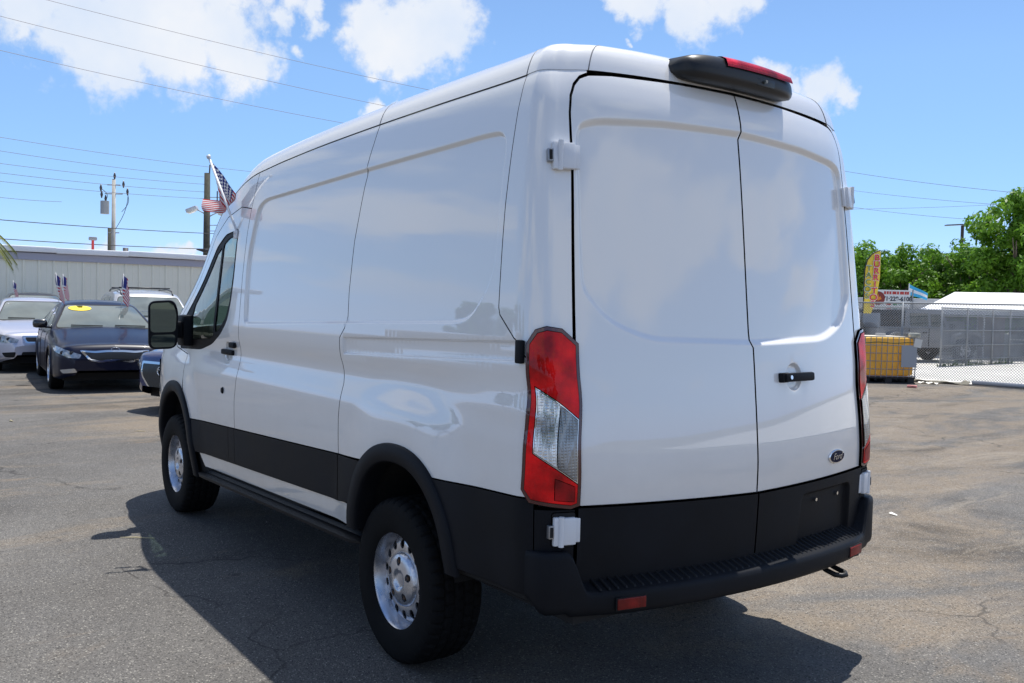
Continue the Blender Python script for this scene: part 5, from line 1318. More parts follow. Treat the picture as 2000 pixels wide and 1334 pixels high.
# ------------------------------------------------------------------ right-hand side: fence, tank, banner, jeep, tent, trees
def G(u, w):
    r = ray(u, w); t = -CAM[2] / r[2]; q = CAM + r * t; return Vector((q[0], q[1], 0))
FA, FB = Vector((12.0, -17.05, 0)), Vector((2.3, -18.80, 0))
FD = (FB - FA).normalized(); FN = Vector((-FD.y, FD.x, 0))
if FN.dot(Vector(CAM) - FA) < 0: FN = -FN          # towards the camera
def build_fence(A_, B_, H, name, label, posts, rails, cell=.062, mesh_bottom=.05, wire=.0045, top_r=.019, post_r=.026):
    d = (B_ - A_); L_ = d.length; d.normalize(); f = empty(name, A_, math.atan2(d.y, d.x), label, 'fence')
    M = MB()
    def strip(x0, z0, x1, z1, s):
        t = Vector((x1 - x0, 0, z1 - z0)); l = t.length
        if l < .02: return
        n_ = Vector((-t.z, 0, t.x)).normalized() * wire
        M.add([(x0 + n_.x, s * .002, z0 + n_.z), (x0 - n_.x, s * .002, z0 - n_.z), (x0, s * .002 - wire * 1.6 * s, z0), (x1 + n_.x, s * .002, z1 + n_.z), (x1 - n_.x, s * .002, z1 - n_.z), (x1, s * .002 - wire * 1.6 * s, z1)], [(0, 1, 4, 3), (1, 2, 5, 4), (2, 0, 3, 5)])
    h = H - mesh_bottom; n = int((L_ + h) / cell)
    for i in range(n + 1):
        c = i * cell - h
        x0, x1 = max(c, 0), min(c + h, L_)
        if x1 > x0: strip(x0, mesh_bottom + x0 - c, x1, mesh_bottom + x1 - c, 1); strip(x0, H - (x0 - c), x1, H - (x1 - c), -1)
    wm = M.build('chain_link_mesh', GALV, f); wm['kind'] = 'stuff'
    for x in posts: MB().tube([(x, -.03, 0), (x, -.03, H + .03)], post_r, 10).build('post', GALV, f, True)
    for z in rails: MB().tube([(0, -.03, z), (L_, -.03, z)], top_r, 8).build('rail', GALV, f, True)
    return f
build_fence(FA, FB, 1.83, 'chain_link_fence', 'long galvanised chain link fence running behind the yellow tank', [.3, 3.27, 6.6, 9.7], [1.84])
MB().tube([FA + FN * .05 + Vector((0, 0, .05)) + FD * 4.9, FA + FN * .10 + Vector((0, 0, .05)) + FD * 9.6], .045, 10).build('ground_pipe', mat('pipe_pale', (.55, .56, .58), .5), None, True)
tag([o for o in COL.objects if o.name == 'ground_pipe'][0], 'pale grey pipe lying along the foot of the chain link fence', 'pipe')
# the yard behind the fence: pale concrete
yd = MB().add([tuple(FA + FD * -60 + FN * .1 + Vector((0, 0, .006))), tuple(FB + FD * 60 + FN * .1 + Vector((0, 0, .006))), tuple(FB + FD * 60 - FN * 90 + Vector((0, 0, .006))), tuple(FA + FD * -60 - FN * 90 + Vector((0, 0, .006)))], [(0, 1, 2, 3)])
yd.build('concrete_yard', mat('pale_concrete', (.56, .54, .50), .9, var=.14, vscale=.6, bump=.3, bscale=20)); tag(bpy.data.objects['concrete_yard'], kind='structure')
# gate of tube and mesh standing in the yard
g0, g1 = G(1834, 716), G(2075, 705)
gf = build_fence(g0, g1, 1.80, 'chain_link_fence', 'second chain link fence with extra rails in front of the white tent', [0, 1.62, 3.35, 4.6], [1.80, 1.56, 1.12, .66, .22], cell=.075, top_r=.02, wire=.0062, post_r=.030)
gl0, gl1 = G(1816, 700), G(1834, 716)
def weeds():
    M = MB()
    for i in range(420):
        t = rnd.random(); p = g0.lerp(g1, t * .9) + FN * rnd.uniform(-.15, .25); h = rnd.uniform(.05, .22) * (1.4 if rnd.random() < .3 else .7)
        if .18 < t < .22 or .62 < t < .75: continue
        a = rnd.uniform(0, 2 * PI); q = Vector((math.cos(a), math.sin(a), 0)) * .02; l = Vector((rnd.uniform(-.08, .08), rnd.uniform(-.08, .08), 0))
        M.add([tuple(p - q), tuple(p + q), tuple(p + l + Vector((0, 0, h)))], [(0, 1, 2)])
    tag(M.build('weeds', mat('weed_green', (.09, .14, .03), .8, var=.4, vscale=4)), kind='stuff')
weeds()
def cardboard():
    c = FA + FD * 3.55 + FN * .15; M = MB(); rows = []
    for i in range(14):
        r_ = []
        for j in range(6): r_.append(tuple(c + FD * (i / 13 * 1.35) + FN * (j / 5 * .32) + Vector((0, 0, .03 + .022 * math.sin(i * 1.1 + j * .8) + (.05 if i == 12 and j < 2 else 0)))))
        rows.append(r_)
    M.grid(rows); o = M.build('cardboard_sheet', mat('cardboard', (.50, .43, .30), .9, var=.15), None, True); tag(o, 'flattened tan cardboard sheet lying at the foot of the fence beside the tank', 'cardboard')
    rows = [[tuple(FA + FD * (4.0 + i / 7 * .42) + FN * (.75 + j * .06) + Vector((0, 0, .025 + .02 * math.sin(i * 2. + j)))) for j in range(4)] for i in range(8)]
    o = MB().grid(rows).build('paper_sheet', mat('paper_white', (.7, .68, .62), .7), None, True); tag(o, 'crumpled white paper on the asphalt in front of the cardboard', 'paper')
    p = G(1781, 757); M = MB(); M.box(p + Vector((0, 0, .03)), (.20, .10, .05), rz=.4, bev=.02); M.box(p + Vector((.10, -.12, .025)), (.10, .07, .04), rz=-.5, bev=.015)
    o = M.build('crumpled_can', mat('can_red_white', (.65, .25, .22), .5, var=.6, vscale=14), None, True, 40); tag(o, 'crumpled red and white litter on the asphalt near the tank', 'litter')
    p = G(1492, 680 + 667 - 667) if False else G(1746, 1006); M = MB().add([tuple(p + Vector((-.03, .01, .004))), tuple(p + Vector((.035, .018, .012))), tuple(p + Vector((.03, -.012, .02))), tuple(p + Vector((-.02, -.016, .004)))], [(0, 1, 2, 3)])
    o = M.build('paper_scrap', mat('paper_white', (.7, .68, .62), .7)); tag(o, 'tiny white paper scrap on the asphalt right of the van', 'paper')
cardboard()
def ibc_tank():
    R = G(1786, 749); Ld = G(1690, 749); ax = (R - Ld).normalized(); W_, D_ = 1.20, 1.0
    ax = (ax + Vector((-.25, .0, 0))).normalized(); bx = Vector((-ax.y, ax.x, 0)); bx = bx if bx.dot(Vector((CF[0], CF[1], 0))) > 0 else -bx                                            # away from the camera
    t = empty('liquid_tank', R - ax * 0, math.atan2(ax.y, ax.x), 'yellow caged liquid tank on a black pallet beside the fence', 'tank')
    # local: x along the fence (0 = right end, negative = left), y away from camera
    sgn = 1 if Vector((-math.sin(t.rotation_euler.z), math.cos(t.rotation_euler.z), 0)).dot(bx) > 0 else -1
    def Lp(x, y, z): return (-x, sgn * y, z)
    ym = mat('yellow_plastic', (.90, .60, .13), .45, var=.16, vscale=2.5, spec=.4); N = ym.node_tree.nodes; L = ym.node_tree.links
    tr = N.new('ShaderNodeBsdfTranslucent'); tr.inputs[0].default_value = (.98, .68, .18, 1); mx = N.new('ShaderNodeMixShader'); mx.inputs[0].default_value = .45
    L.new(N['Principled BSDF'].outputs[0], mx.inputs[1]); L.new(tr.outputs[0], mx.inputs[2]); L.new(mx.outputs[0], N['Material Output'].inputs[0])
    M = MB(); M.box(Lp(W_ / 2, D_ / 2, .60), (W_ - .04, D_ - .04, .88), bev=.10); bt = M.build('bottle', ym, t, True, 50)
    MB().box(Lp(W_ / 2 + .05, D_ / 2, 1.045), (W_ - .25, D_ - .25, .035), bev=.015).build('top_sheet', mat('dusty_top', (.62, .56, .46), .8), bt, True, 40)
    MB().lathe([(0, .06), (.11, .06), (.115, .0)], 24, 'Z', Lp(.6, .5, 1.06)).build('lid', mat('lid_grey', (.4, .4, .4), .6), bt, True, 40)
    gm = mat('cage_steel', (.30, .31, .33), .45, .7)
    for i in range(10):
        x = .015 + i * (W_ - .03) / 9
        MB().tube([Lp(x, -.012, .14), Lp(x, -.012, 1.06)], .009, 6).build('cage_bar', gm, t); MB().tube([Lp(x, D_ + .012, .14), Lp(x, D_ + .012, 1.06)], .009, 6).build('cage_bar', gm, t)
    for i in range(8):
        y = .03 + i * (D_ - .06) / 7; MB().tube([Lp(-.012, y, .14), Lp(-.012, y, 1.06)], .009, 6).build('cage_bar', gm, t); MB().tube([Lp(W_ + .012, y, .14), Lp(W_ + .012, y, 1.06)], .009, 6).build('cage_bar', gm, t)
    for z in (.16, .32, .50, .68, .86, 1.05):
        MB().tube([Lp(-.014, -.014, z), Lp(W_ + .014, -.014, z), Lp(W_ + .014, D_ + .014, z), Lp(-.014, D_ + .014, z)], .009, 6, closed=True).build('cage_rail', gm, t)
    MB().tube([Lp(x, -.03, .92 + .01 * math.sin(x * 9)) for x in np.linspace(-.02, 1.2, 12)], .010, 6).build('green_strap', mat('green_strap', (.03, .09, .04), .7), t)
    MB().box(Lp(.17, -.035, .62), (.36, .012, .50), bev=.004).build('grey_plate', mat('plate_grey', (.33, .35, .38), .55), t)
    MB().box(Lp(-.02, -.05, .92), (.17, .01, .19), rot=Matrix.Rotation(.18, 3, 'Y')).build('paper_sheet', mat('paper_white', (.7, .68, .62), .7), t)
    MB().box(Lp(.02, .05, 1.10), (.22, .18, .10), bev=.03).build('plastic_bundle', mat('clear_plastic_bundle', (.5, .48, .38), .3, var=.4, vscale=12), t, True, 40)
    bp = mat('black_pallet', (.012, .012, .013), .6)
    p = MB()
    for x in (.08, .6, 1.12):
        for y in (.08, .5, .92): MB().box(Lp(x, y, .064), (.15, .14, .092)).build('pallet_foot', bp, t)
    MB().box(Lp(.6, .5, .125), (1.22, 1.02, .03)).build('pallet_deck', bp, t); MB().box(Lp(.6, .5, .010), (1.22, 1.02, .016)).build('pallet_runner', bp, t)
ibc_tank()
def banner():
    base = Vector(at(1684, 620, 26.5)); base.z = 0; top = Vector(at(1712, 489, 26.5)); toR = Vector((CR[0], CR[1], 0)).normalized()
    f = empty('feather_banner', base, 0, 'tall yellow feather banner reading BURRITOS and TACOS behind the fence', 'banner')
    H = top.z; hz = lambda w: float(at(1700, w, 26.5)[2]); s = 26.5 * 1.0 / 1778 * 1.02
    # outline in (px right of 1684, height)
    Lft = [(1685.5, 612), (1685.5, 580), (1684.5, 550), (1685, 525), (1689, 508), (1697, 496), (1706, 490), (1712.5, 488)]
    Rgt = [(1712.5, 500), (1712, 540), (1709, 575), (1705, 595), (1700, 612)]
    pts = [((u - 1684) * s, hz(w)) for u, w in Lft + Rgt]
    pl = pts[::-1] if area2(pts) < 0 else pts; V, T, lps = fill(pl, .15)
    n_ = Vector((toR.y, -toR.x, 0)); n_ = n_ if n_.dot(Vector(CAM) - base) > 0 else -n_
    def W3(x, z, o=0): return toR * x + Vector((0, 0, z)) + n_ * (o + .03 * math.sin(z * 3))
    Vs = [tuple(W3(*v)) for v in V]; k = len(Vs); Vs += [tuple(Vector(v) - n_ * .012) for v in Vs]
    Fs = [tuple(t) for t in T] + [tuple(i + k for i in t)[::-1] for t in T]
    cl = mesh('banner_cloth', Vs, Fs, mat('banner_yellow', (.80, .60, .06), .7, var=.06), f)
    MB().tube([W3(0, 0), W3(.0, hz(612))] + [W3((u - 1684.3) * s, hz(w)) for u, w in Lft], .016, 8).build('banner_pole', mat('black_edge', (.012, .012, .012), .5), f, True)
    R_ = Matrix((toR, Vector((0, 0, 1)), n_)).transposed(); red = mat('print_red', (.65, .02, .08), .6); white = mat('print_white', (.8, .78, .70), .6); green = mat('print_green', (.16, .26, .10), .6)
    def col(word, u0, w0, du, dw, size, m):
        for i, ch in enumerate(word):
            c = W3((u0 + du * i - 1684) * s, hz(w0 + dw * i), .03)
            text(ch, size * 1.13, R_, base + c - n_ * .006, white, cl, ext=.002, name='letter_outline', sx=1.1, off=.006)
            text(ch, size, R_, base + c + n_ * .004, m, cl, ext=.002, name='letter', sx=1.15, off=.002)
    col('BURRITOS', 1705.5, 503, -.62, 13.0, .235, red); col('TACOS', 1691.5, 524, -.35, 13.6, .20, green)
banner()
def food_stall():
    toR = Vector((CR[0], CR[1], 0)).normalized(); c = Vector(at(1740, 585, 36)); z0, z1 = float(at(1740, 599, 36)[2]), float(at(1740, 566, 36)[2]); wid = 66 / 1778 * 37.5
    ang = math.atan2(toR.y, toR.x)
    s = empty('shop_sign', (c.x, c.y, 0), ang, 'white food stall sign with a red and a phone number line', 'sign'); n_ = -1
    MB().box((0, 0, (z0 + z1) / 2), (wid, .05, z1 - z0), bev=.01).build('sign_board', mat('sign_white', (.72, .72, .70), .5), s)
    for x in (-wid / 2 + .04, wid / 2 + .10): MB().tube([(x, .02, 0), (x, .02, z1 + .03)], .03, 8).build('sign_post', GALV, s)
    bpy.context.view_layer.update()
    # face towards the camera: local -y or +y
    toC = Vector(CAM) - Vector((c.x, c.y, 0)); yl = Vector((-math.sin(ang), math.cos(ang), 0)); k = 1 if yl.dot(toC) > 0 else -1
    nrm = yl * k; R_ = Matrix((toR, Vector((0, 0, 1)), nrm)).transposed()
    O = Vector((c.x, c.y, (z0 + z1) / 2)) + nrm * .03; h = z1 - z0
    text('771·229-6108', h * .36, R_, O + toR * (wid * .12) + Vector((0, 0, -.02)), mat('print_black', (.04, .04, .05), .6), s, ext=.003, name='phone_number', off=.006, sx=.95)
    # blocky heading and small line too small to read in the picture, as separate dashes of print
    rr = mat('print_red_dull', (.50, .05, .04), .6); xs = [-.17, -.10, -.03, .05, .10, .17, .25, .30, .37, .43]; B_ = MB(); B2 = MB()
    for i, x in enumerate(xs): B_.box((x * wid, k * .028, (z0 + z1) / 2 + h * .33), (wid * .05, .006, h * .17))
    B_.build('heading_print', rr, s)
    for x, w_, m in ((-.06, .12, rr), (.10, .11, mat('print_green2', (.06, .25, .12), .6)), (.25, .12, mat('print_blue_grey', (.4, .5, .5), .6))): MB().box((x * wid, k * .028, (z0 + z1) / 2 - h * .33), (w_ * wid, .006, h * .14)).build('small_print', m, s)
    MB().tube([(-.345 * wid, k * .026, (z0 + z1) / 2), (-.345 * wid, k * .034, (z0 + z1) / 2)], h * .40, 28).build('round_logo', mat('logo_dark_red', (.25, .04, .03), .6), s)
    MB().lathe([(0, 0), (.01, 0)], 3, 'Y').build('logo_flame', mat('logo_orange', (.8, .25, .03), .6), s) if False else MB().add([(-.345 * wid + a * h, k * .038, (z0 + z1) / 2 + b_ * h) for a, b_ in ((-.2, -.05), (0, -.14), (.2, -.05), (.12, .12), (.04, .06), (-.02, .28), (-.10, .08), (-.16, .14))], [tuple(range(8))]).build('logo_flame', mat('logo_orange', (.8, .25, .03), .6), s)
    # grey trailer stall beneath
    c2 = Vector(at(1728, 600, 40)); t = empty('food_stall', (c2.x, c2.y, 0), ang, 'grey roofed food stall with goods on the shelves behind the white sign', 'stall')
    zr = float(at(1740, 582, 40)[2]); zc = float(at(1740, 603, 40)[2])
    MB().box((.6, 0, (zr + zc) / 2), (3.4, 1.6, zr - zc), bev=.05).build('stall_roof', mat('stall_roof_grey', (.33, .34, .35), .6), t, True, 40)
    MB().box((.6, .6 * -k, zc / 2), (3.2, .2, zc)).build('stall_wall', mat('stall_wall_dark', (.05, .045, .05), .7), t)
    cols = [(.5, .3, .05), (.35, .05, .05), (.1, .12, .35), (.12, .3, .3), (.55, .5, .4), (.2, .05, .25)]
    for i in range(16):
        MB().box((-.9 + i * .2, -.3 * -k, zc - .12 - .05 * (i % 3)), (.13, .12, .22 + .06 * (i % 2)), bev=.02).build('goods', mat('goods_%s' % ('abcdef'[i % 6]), cols[i % 6], .6), t)
    MB().box((.6, -.45 * -k, zc * .62), (3.2, .5, .05)).build('counter', mat('stall_roof_grey', (.33, .34, .35), .6), t)
    # light blue and white flag on a white pole
    p = Vector(at(1774, 600, 37)); f = empty('hanging_flag', (p.x, p.y, 0), ang, 'light blue and white striped flag hanging beside the stall sign', 'flag'); zt = float(at(1774, 553, 37)[2]); zb = float(at(1774, 574, 37)[2])
    MB().tube([(0, 0, 0), (0, 0, zt)], .018, 8).build('flag_pole', mat('white_plastic', (.75, .75, .76), .4), f)
    V = []; F = []; fm = []
    for i in range(13):
        for j in range(7):
            u, v = i / 12, j / 6; V.append((u * .70, .05 * math.sin(u * 6 + v), zt - .02 - v * (zt - zb) * (1 - .35 * u) - u * .34))
    for i in range(12):
        for j in range(6): a = i * 7 + j; F.append((a, a + 1, a + 8, a + 7)); fm.append(0 if j < 2 or j > 3 else 1)
    mesh('flag_cloth', V, F, None, f, True, mats=[mat('flag_sky_blue', (.06, .42, .70), .8), flag_mats()[1]], fm=fm)
food_stall()
def jeep():
    # boxy off-roader seen side on behind the fence
    p = G(1700, 701.5); q = G(1835, 703); d = (q - p).normalized(); Lc = 4.6
    nose = Vector(at(1838, 700, 29.5)); tail_u = 1838 - 4.5 * 1778 / 29.5 * .98
    ang = math.atan2(CR[1], CR[0]) ; toR = Vector((CR[0], CR[1], 0)).normalized()
    tl = Vector(at(1674, 700, 32.0)); toR = (toR * .92 + Vector((CF[0], CF[1], 0)).normalized() * .30).normalized(); ang = math.atan2(toR.y, toR.x)
    o = Vector((tl.x, tl.y, 0))
    j = empty('off_road_car', o, ang, 'grey boxy off-road car with a black soft top parked behind the fence', 'off-road car')
    gp = paint('jeep_grey_paint', (.22, .23, .25), .3, .2); bk = mat('jeep_black', (.018, .018, .02), .6)
    W = 1.75
    tub = [(.10, .55), (.10, 1.12), (3.0, 1.14), (3.12, 1.13), (4.25, 1.05), (4.35, .98), (4.35, .62), (4.15, .58), (4.0, .78), (3.75, .86), (3.4, .86), (3.15, .78), (3.05, .50), (1.45, .50), (1.35, .78), (1.12, .86), (.75, .86), (.5, .78), (.38, .55)]
    V = []; n = len(tub)
    for y, s_ in ((-W / 2 + .12, 1), (W / 2 - .12, 1)): V += [(a, y, b) for a, b in tub]
    F = [tuple(range(n))[::-1], tuple(range(n, 2 * n))] + [(i, (i + 1) % n, (i + 1) % n + n, i + n) for i in range(n)]
    M = MB(); M.add(V, F); M.build('body', gp, j)
    for sd in (1, -1):
        for cx_, nm in ((.93, 'r'), (3.58, 'f')):
            pts = [(cx_ - .56, .66), (cx_ - .46, .90), (cx_ - .25, .985), (cx_ + .28, .985), (cx_ + .50, .90), (cx_ + .60, .68)]
            F_ = MB()
            for (a, b) in zip(pts, pts[1:]):
                c = ((a[0] + b[0]) / 2, sd * (W / 2 - .02), (a[1] + b[1]) / 2); l = math.hypot(b[0] - a[0], b[1] - a[1]); F_.box(c, (l + .03, .26, .05), rot=Matrix.Rotation(-math.atan2(b[1] - a[1], b[0] - a[0]), 3, 'Y'), bev=.015)
            F_.build('fender', gp, j, True, 40)
            w = empty('wheel'); w.parent = j; w.location = (cx_, sd * (W / 2 - .10), .40)
            MB().lathe([(.22, .11 * sd), (.30, .125 * sd), (.37, .12 * sd), (.40, .08 * sd), (.40, -.08 * sd), (.37, -.12 * sd), (.22, -.11 * sd)], 32, 'Y').build('tyre', RUBBER, w, True, 40)
            r_ = MB(); r_.lathe([(.235, .10 * sd), (.215, .12 * sd), (.20, .08 * sd)], 28, 'Y')
            for i in range(5): a = 2 * PI * i / 5; r_.box((.12 * math.cos(a), .08 * sd, .12 * math.sin(a)), (.20, .03, .07), rot=Matrix.Rotation(-a, 3, 'Y'))
            r_.lathe([(0, .10 * sd), (.05, .10 * sd), (.06, .07 * sd)], 14, 'Y'); r_.build('rim', RIMM, w, True, 40)
        for x0, x1, z0, z1, nm in ((1.42, 2.12, 1.20, 1.62, 'w'), (2.25, 2.85, 1.20, 1.60, 'w')):
            MB().add([(x0, sd * .792, z0), (x1, sd * .792, z0), (x1 - (.22 if x0 > 2.2 else 0), sd * .742, z1), (x0, sd * .742, z1)], [(0, 1, 2, 3)]).build('side_window', CARGLASS, j)
        MB().add([(.22, sd * .792, 1.18), (1.15, sd * .792, 1.18), (1.15, sd * .742, 1.64), (.30, sd * .742, 1.64)], [(0, 1, 2, 3)]).build('side_window', bk, j)
        for x in (1.38, 2.18): MB().box((x, sd * .76, .84), (.014, .02, .58)).build('door_gap', DARK, j)
        MB().box((2.0, sd * .78, .99), (.16, .03, .035), bev=.01).build('door_handle', bk, j, True, 40)
        MB().box((2.92, sd * .96, 1.22), (.12, .18, .18), bev=.04).build('door_mirror', bk, j, True, 40)
        MB().lathe([(0, .02), (.085, .02), (.09, 0)], 20, 'X', (4.36, sd * .48, .86)).build('headlight', mat('headlight_lens', (.33, .35, .37), .10, .55, coat=1.0), j, True, 40)
    cab = [(.16, 1.13), (.26, 1.72), (1.25, 1.76), (2.72, 1.74), (3.02, 1.14)]; V = []
    for y0_, y1_ in ((-.78, -.71), (.78, .71)): V += [(a, (y1_ if b > 1.2 else y0_), b) for a, b in cab]
    n = 5; F = [tuple(range(n))[::-1], tuple(range(n, 2 * n))] + [(i, (i + 1) % n, (i + 1) % n + n, i + n) for i in range(n)]
    MB().add(V, F).build('roof', gp, j); MB().box((.72, 0, 1.42), (.96, 1.55, .60), bev=.05).build('soft_top', bk, j, True, 40)
    MB().add([(3.02, -.68, 1.17), (3.02, .68, 1.17), (2.76, .62, 1.68), (2.76, -.62, 1.68)], [(0, 1, 2, 3)]).build('windscreen', WINDSC, j)
    MB().box((4.42, 0, .62), (.16, 1.5, .16), bev=.04).build('front_bumper', bk, j, True, 40); MB().box((.04, 0, .58), (.14, 1.5, .15), bev=.04).build('rear_bumper', bk, j, True, 40)
    MB().box((2.2, 0, .42), (3.6, 1.1, .14)).build('underbody', DARK, j); MB().box((3.72, 0, 1.085), (1.05, 1.1, .06), bev=.02).build('bonnet', gp, j, True, 40)
    w = empty('spare_wheel'); w.parent = j; w.location = (-.12, 0, .98); MB().lathe([(.20, -.10), (.37, -.11), (.40, -.06), (.40, .06), (.37, .10), (.2, .1)], 30, 'X').build('tyre', RUBBER, w, True, 40); MB().lathe([(0, -.04), (.2, -.06), (.21, .05)], 24, 'X').build('rim', RIMM, w, True, 40)
jeep()
def tent():
    toR = Vector((CR[0], CR[1], 0)).normalized(); aw = (toR * .90 - Vector((CF[0], CF[1], 0)).normalized() * .40).normalized()
    E0 = Vector(at(1796, 603, 37)); ze = E0.z; L_ = 8.5; dp = Vector((-aw.y, aw.x, 0)); dp = dp if dp.dot(Vector((CF[0], CF[1], 0))) > 0 else -dp
    t = empty('party_tent', (E0.x, E0.y, 0), 0, 'white party tent with steel poles behind the second fence', 'tent')
    D = 4.0; zr = float(at(1900, 570, 39.0)[2]); V = []; nx_ = 14
    white = mat('tent_white', (.86, .86, .88), .55)
    def q(a, b, z): return tuple(aw * a + dp * b + Vector((0, 0, z)))
    rows = []
    for i in range(nx_ + 1):
        a = L_ * i / nx_; r_ = []
        hip = min(1, a / (2 * L_ / nx_))
        for j in range(9):
            b = D * j / 8; rt = min(b, D - b) / (D / 2); z = ze + (zr - ze) * min(rt, hip) - .03 * math.sin(PI * rt) - .015 * abs(math.sin(i * PI / 4.67 * 2)); r_.append(q(a, b, z))
        rows.append(r_)
    MB().grid(rows).build('canopy', white, t)
    val = MB(); zv = float(at(1796, 612.5, 37)[2])
    for (a0, b0, a1, b1) in ((0, 0, L_, 0), (0, 0, 0, D), (L_, 0, L_, D), (0, D, L_, D)): val.add([q(a0, b0, ze), q(a1, b1, ze), q(a1, b1, zv), q(a0, b0, zv)], [(0, 1, 2, 3)])
    val.build('valance', white, t)
    for i in range(5):
        for b in (0.03, D - .03): a = .05 + (L_ - .1) * i / 4; MB().tube([q(a, b, 0), q(a, b, ze)], .028, 8).build('tent_pole', mat('pole_white', (.6, .61, .62), .5), t, True)
    # dim goods and back sheet below
    bs = MB().box((0, 0, 0), (1, 1, 1)); 
    M = Matrix((aw, dp, Vector((0, 0, 1)))).transposed()
    for a, w_, c_, h_ in ((1.0, 1.3, (.20, .21, .20), 1.35), (2.6, .9, (.30, .24, .20), 1.6), (4.4, 1.8, (.10, .12, .10), 1.2), (3.4, .7, (.35, .36, .36), .9), (6.2, 1.0, (.22, .22, .24), 1.4)):
        p = aw * a + dp * 3.2 + Vector((0, 0, h_ / 2)) + E0 * 1.0; p.z = h_ / 2
        o = MB().box((0, 0, 0), (w_, .5, h_), rot=M, bev=.03).build('storage_cabinet', mat('cabinet_tone_%s' % 'abcde'[int(a) % 5], c_, .7, var=.2), None, True, 40); o.location = p
        tag(o, {1.0: 'grey green cabinet under the tent, leftmost of the stored pieces', 2.6: 'brown upright cabinet under the tent beside the grey green one', 4.4: 'wide dark green bench box under the middle of the tent', 3.4: 'low pale grey box under the tent between the brown cabinet and the dark one', 6.2: 'blue grey cabinet under the far right of the tent'}[a], 'cabinet')
    # two pale tables
    for a, lab in ((3.9, 'low pale table under the tent'), (5.6, 'second pale table under the tent, further right')):
        p = aw * a + dp * 1.5 + E0; tb = empty('folding_table', (p.x, p.y, 0), math.atan2(aw.y, aw.x), lab, 'table'); MB().box((0, 0, .73), (1.5, .7, .04), bev=.01).build('tabletop', mat('table_white', (.62, .62, .6), .5), tb)
        for x in (-.65, .65):
            for y in (-.28, .28): MB().tube([(x, y, 0), (x, y, .72)], .015, 6).build('leg', GALV, tb)
tent()

# ------------------------------------------------------------------ trees
def leaf_mat(name, c):
    m = bpy.data.materials.new(name); m.use_nodes = True; N = m.node_tree.nodes; L = m.node_tree.links; b = N['Principled BSDF']; b.inputs['Roughness'].default_value = .5; b.inputs['Specular IOR Level'].default_value = .35
    tc = N.new('ShaderNodeTexCoord'); n = N.new('ShaderNodeTexNoise'); n.inputs['Scale'].default_value = 2.2; n.inputs['Detail'].default_value = 6; n.inputs['Roughness'].default_value = .8; L.new(tc.outputs['Object'], n.inputs['Vector'])
    r = N.new('ShaderNodeValToRGB'); L.new(n.outputs[0], r.inputs[0]); e = r.color_ramp.elements
    e[0].position = .33; e[0].color = (c[0] * .55, c[1] * .62, c[2] * .6, 1); e[1].position = .68; e[1].color = (c[0] * 1.45, c[1] * 1.28, c[2] * 1.1, 1)
    L.new(r.outputs[0], b.inputs['Base Color'])
    t = N.new('ShaderNodeBsdfTranslucent'); hs = N.new('ShaderNodeHueSaturation'); hs.inputs['Value'].default_value = 1.5; L.new(r.outputs[0], hs.inputs['Color']); L.new(hs.outputs[0], t.inputs[0])
    mx = N.new('ShaderNodeMixShader'); mx.inputs[0].default_value = .38; L.new(b.outputs[0], mx.inputs[1]); L.new(t.outputs[0], mx.inputs[2]); L.new(mx.outputs[0], N['Material Output'].inputs[0]); return m
LEAFA = leaf_mat('leaf_mid_green', (.115, .25, .022)); LEAFB = leaf_mat('leaf_bright_green', (.19, .36, .032)); LEAFC = leaf_mat('leaf_dark_green', (.075, .17, .02)); BARK = mat('tree_bark', (.14, .11, .08), .9, var=.3, vscale=8, bump=.4, bscale=30)
def crown_mesh(seed, rx, rz, nclump, nleaf, ls, m):
    r = np.random.default_rng(seed); V = []; F = []
    ctr = []
    while len(ctr) < nclump:
        p = r.uniform(-1, 1, 3)
        if np.linalg.norm(p) < 1 and np.linalg.norm(p) > .35: ctr.append(p * [rx, rx, rz] * r.uniform(.75, 1.08))
    Vs = []
    for c in ctr:
        cr = r.uniform(.14, .30) * min(rx, rz) + .08; k = int(nleaf / nclump * r.uniform(.6, 1.5))
        d = r.normal(size=(k, 3)); d /= np.linalg.norm(d, axis=1)[:, None]; d *= (r.uniform(.35, 1.0, (k, 1)) ** .5) * cr; d[:, 2] *= .8
        n = d / np.linalg.norm(d, axis=1)[:, None] + r.normal(size=(k, 3)) * .55 + [0, 0, .45]; n /= np.linalg.norm(n, axis=1)[:, None]
        a = np.cross(n, r.normal(size=(k, 3))); a /= np.linalg.norm(a, axis=1)[:, None]; b = np.cross(n, a); s = ls * r.uniform(.6, 1.3, (k, 1)); P = c + d
        Vs.append(np.stack([P - a * s, P + b * s * .42 + n * s * .1, P + a * s, P - b * s * .42 + n * s * .1], 1).reshape(-1, 3))
    V = np.concatenate(Vs); nq = len(V) // 4
    me = bpy.data.meshes.new('crown'); me.vertices.add(len(V)); me.vertices.foreach_set('co', V.ravel().astype(np.float32)); me.loops.add(nq * 4); me.polygons.add(nq)
    me.loops.foreach_set('vertex_index', np.arange(nq * 4, dtype=np.int32)); me.polygons.foreach_set('loop_start', np.arange(0, nq * 4, 4, dtype=np.int32)); me.update(calc_edges=True); me.materials.append(m); return me
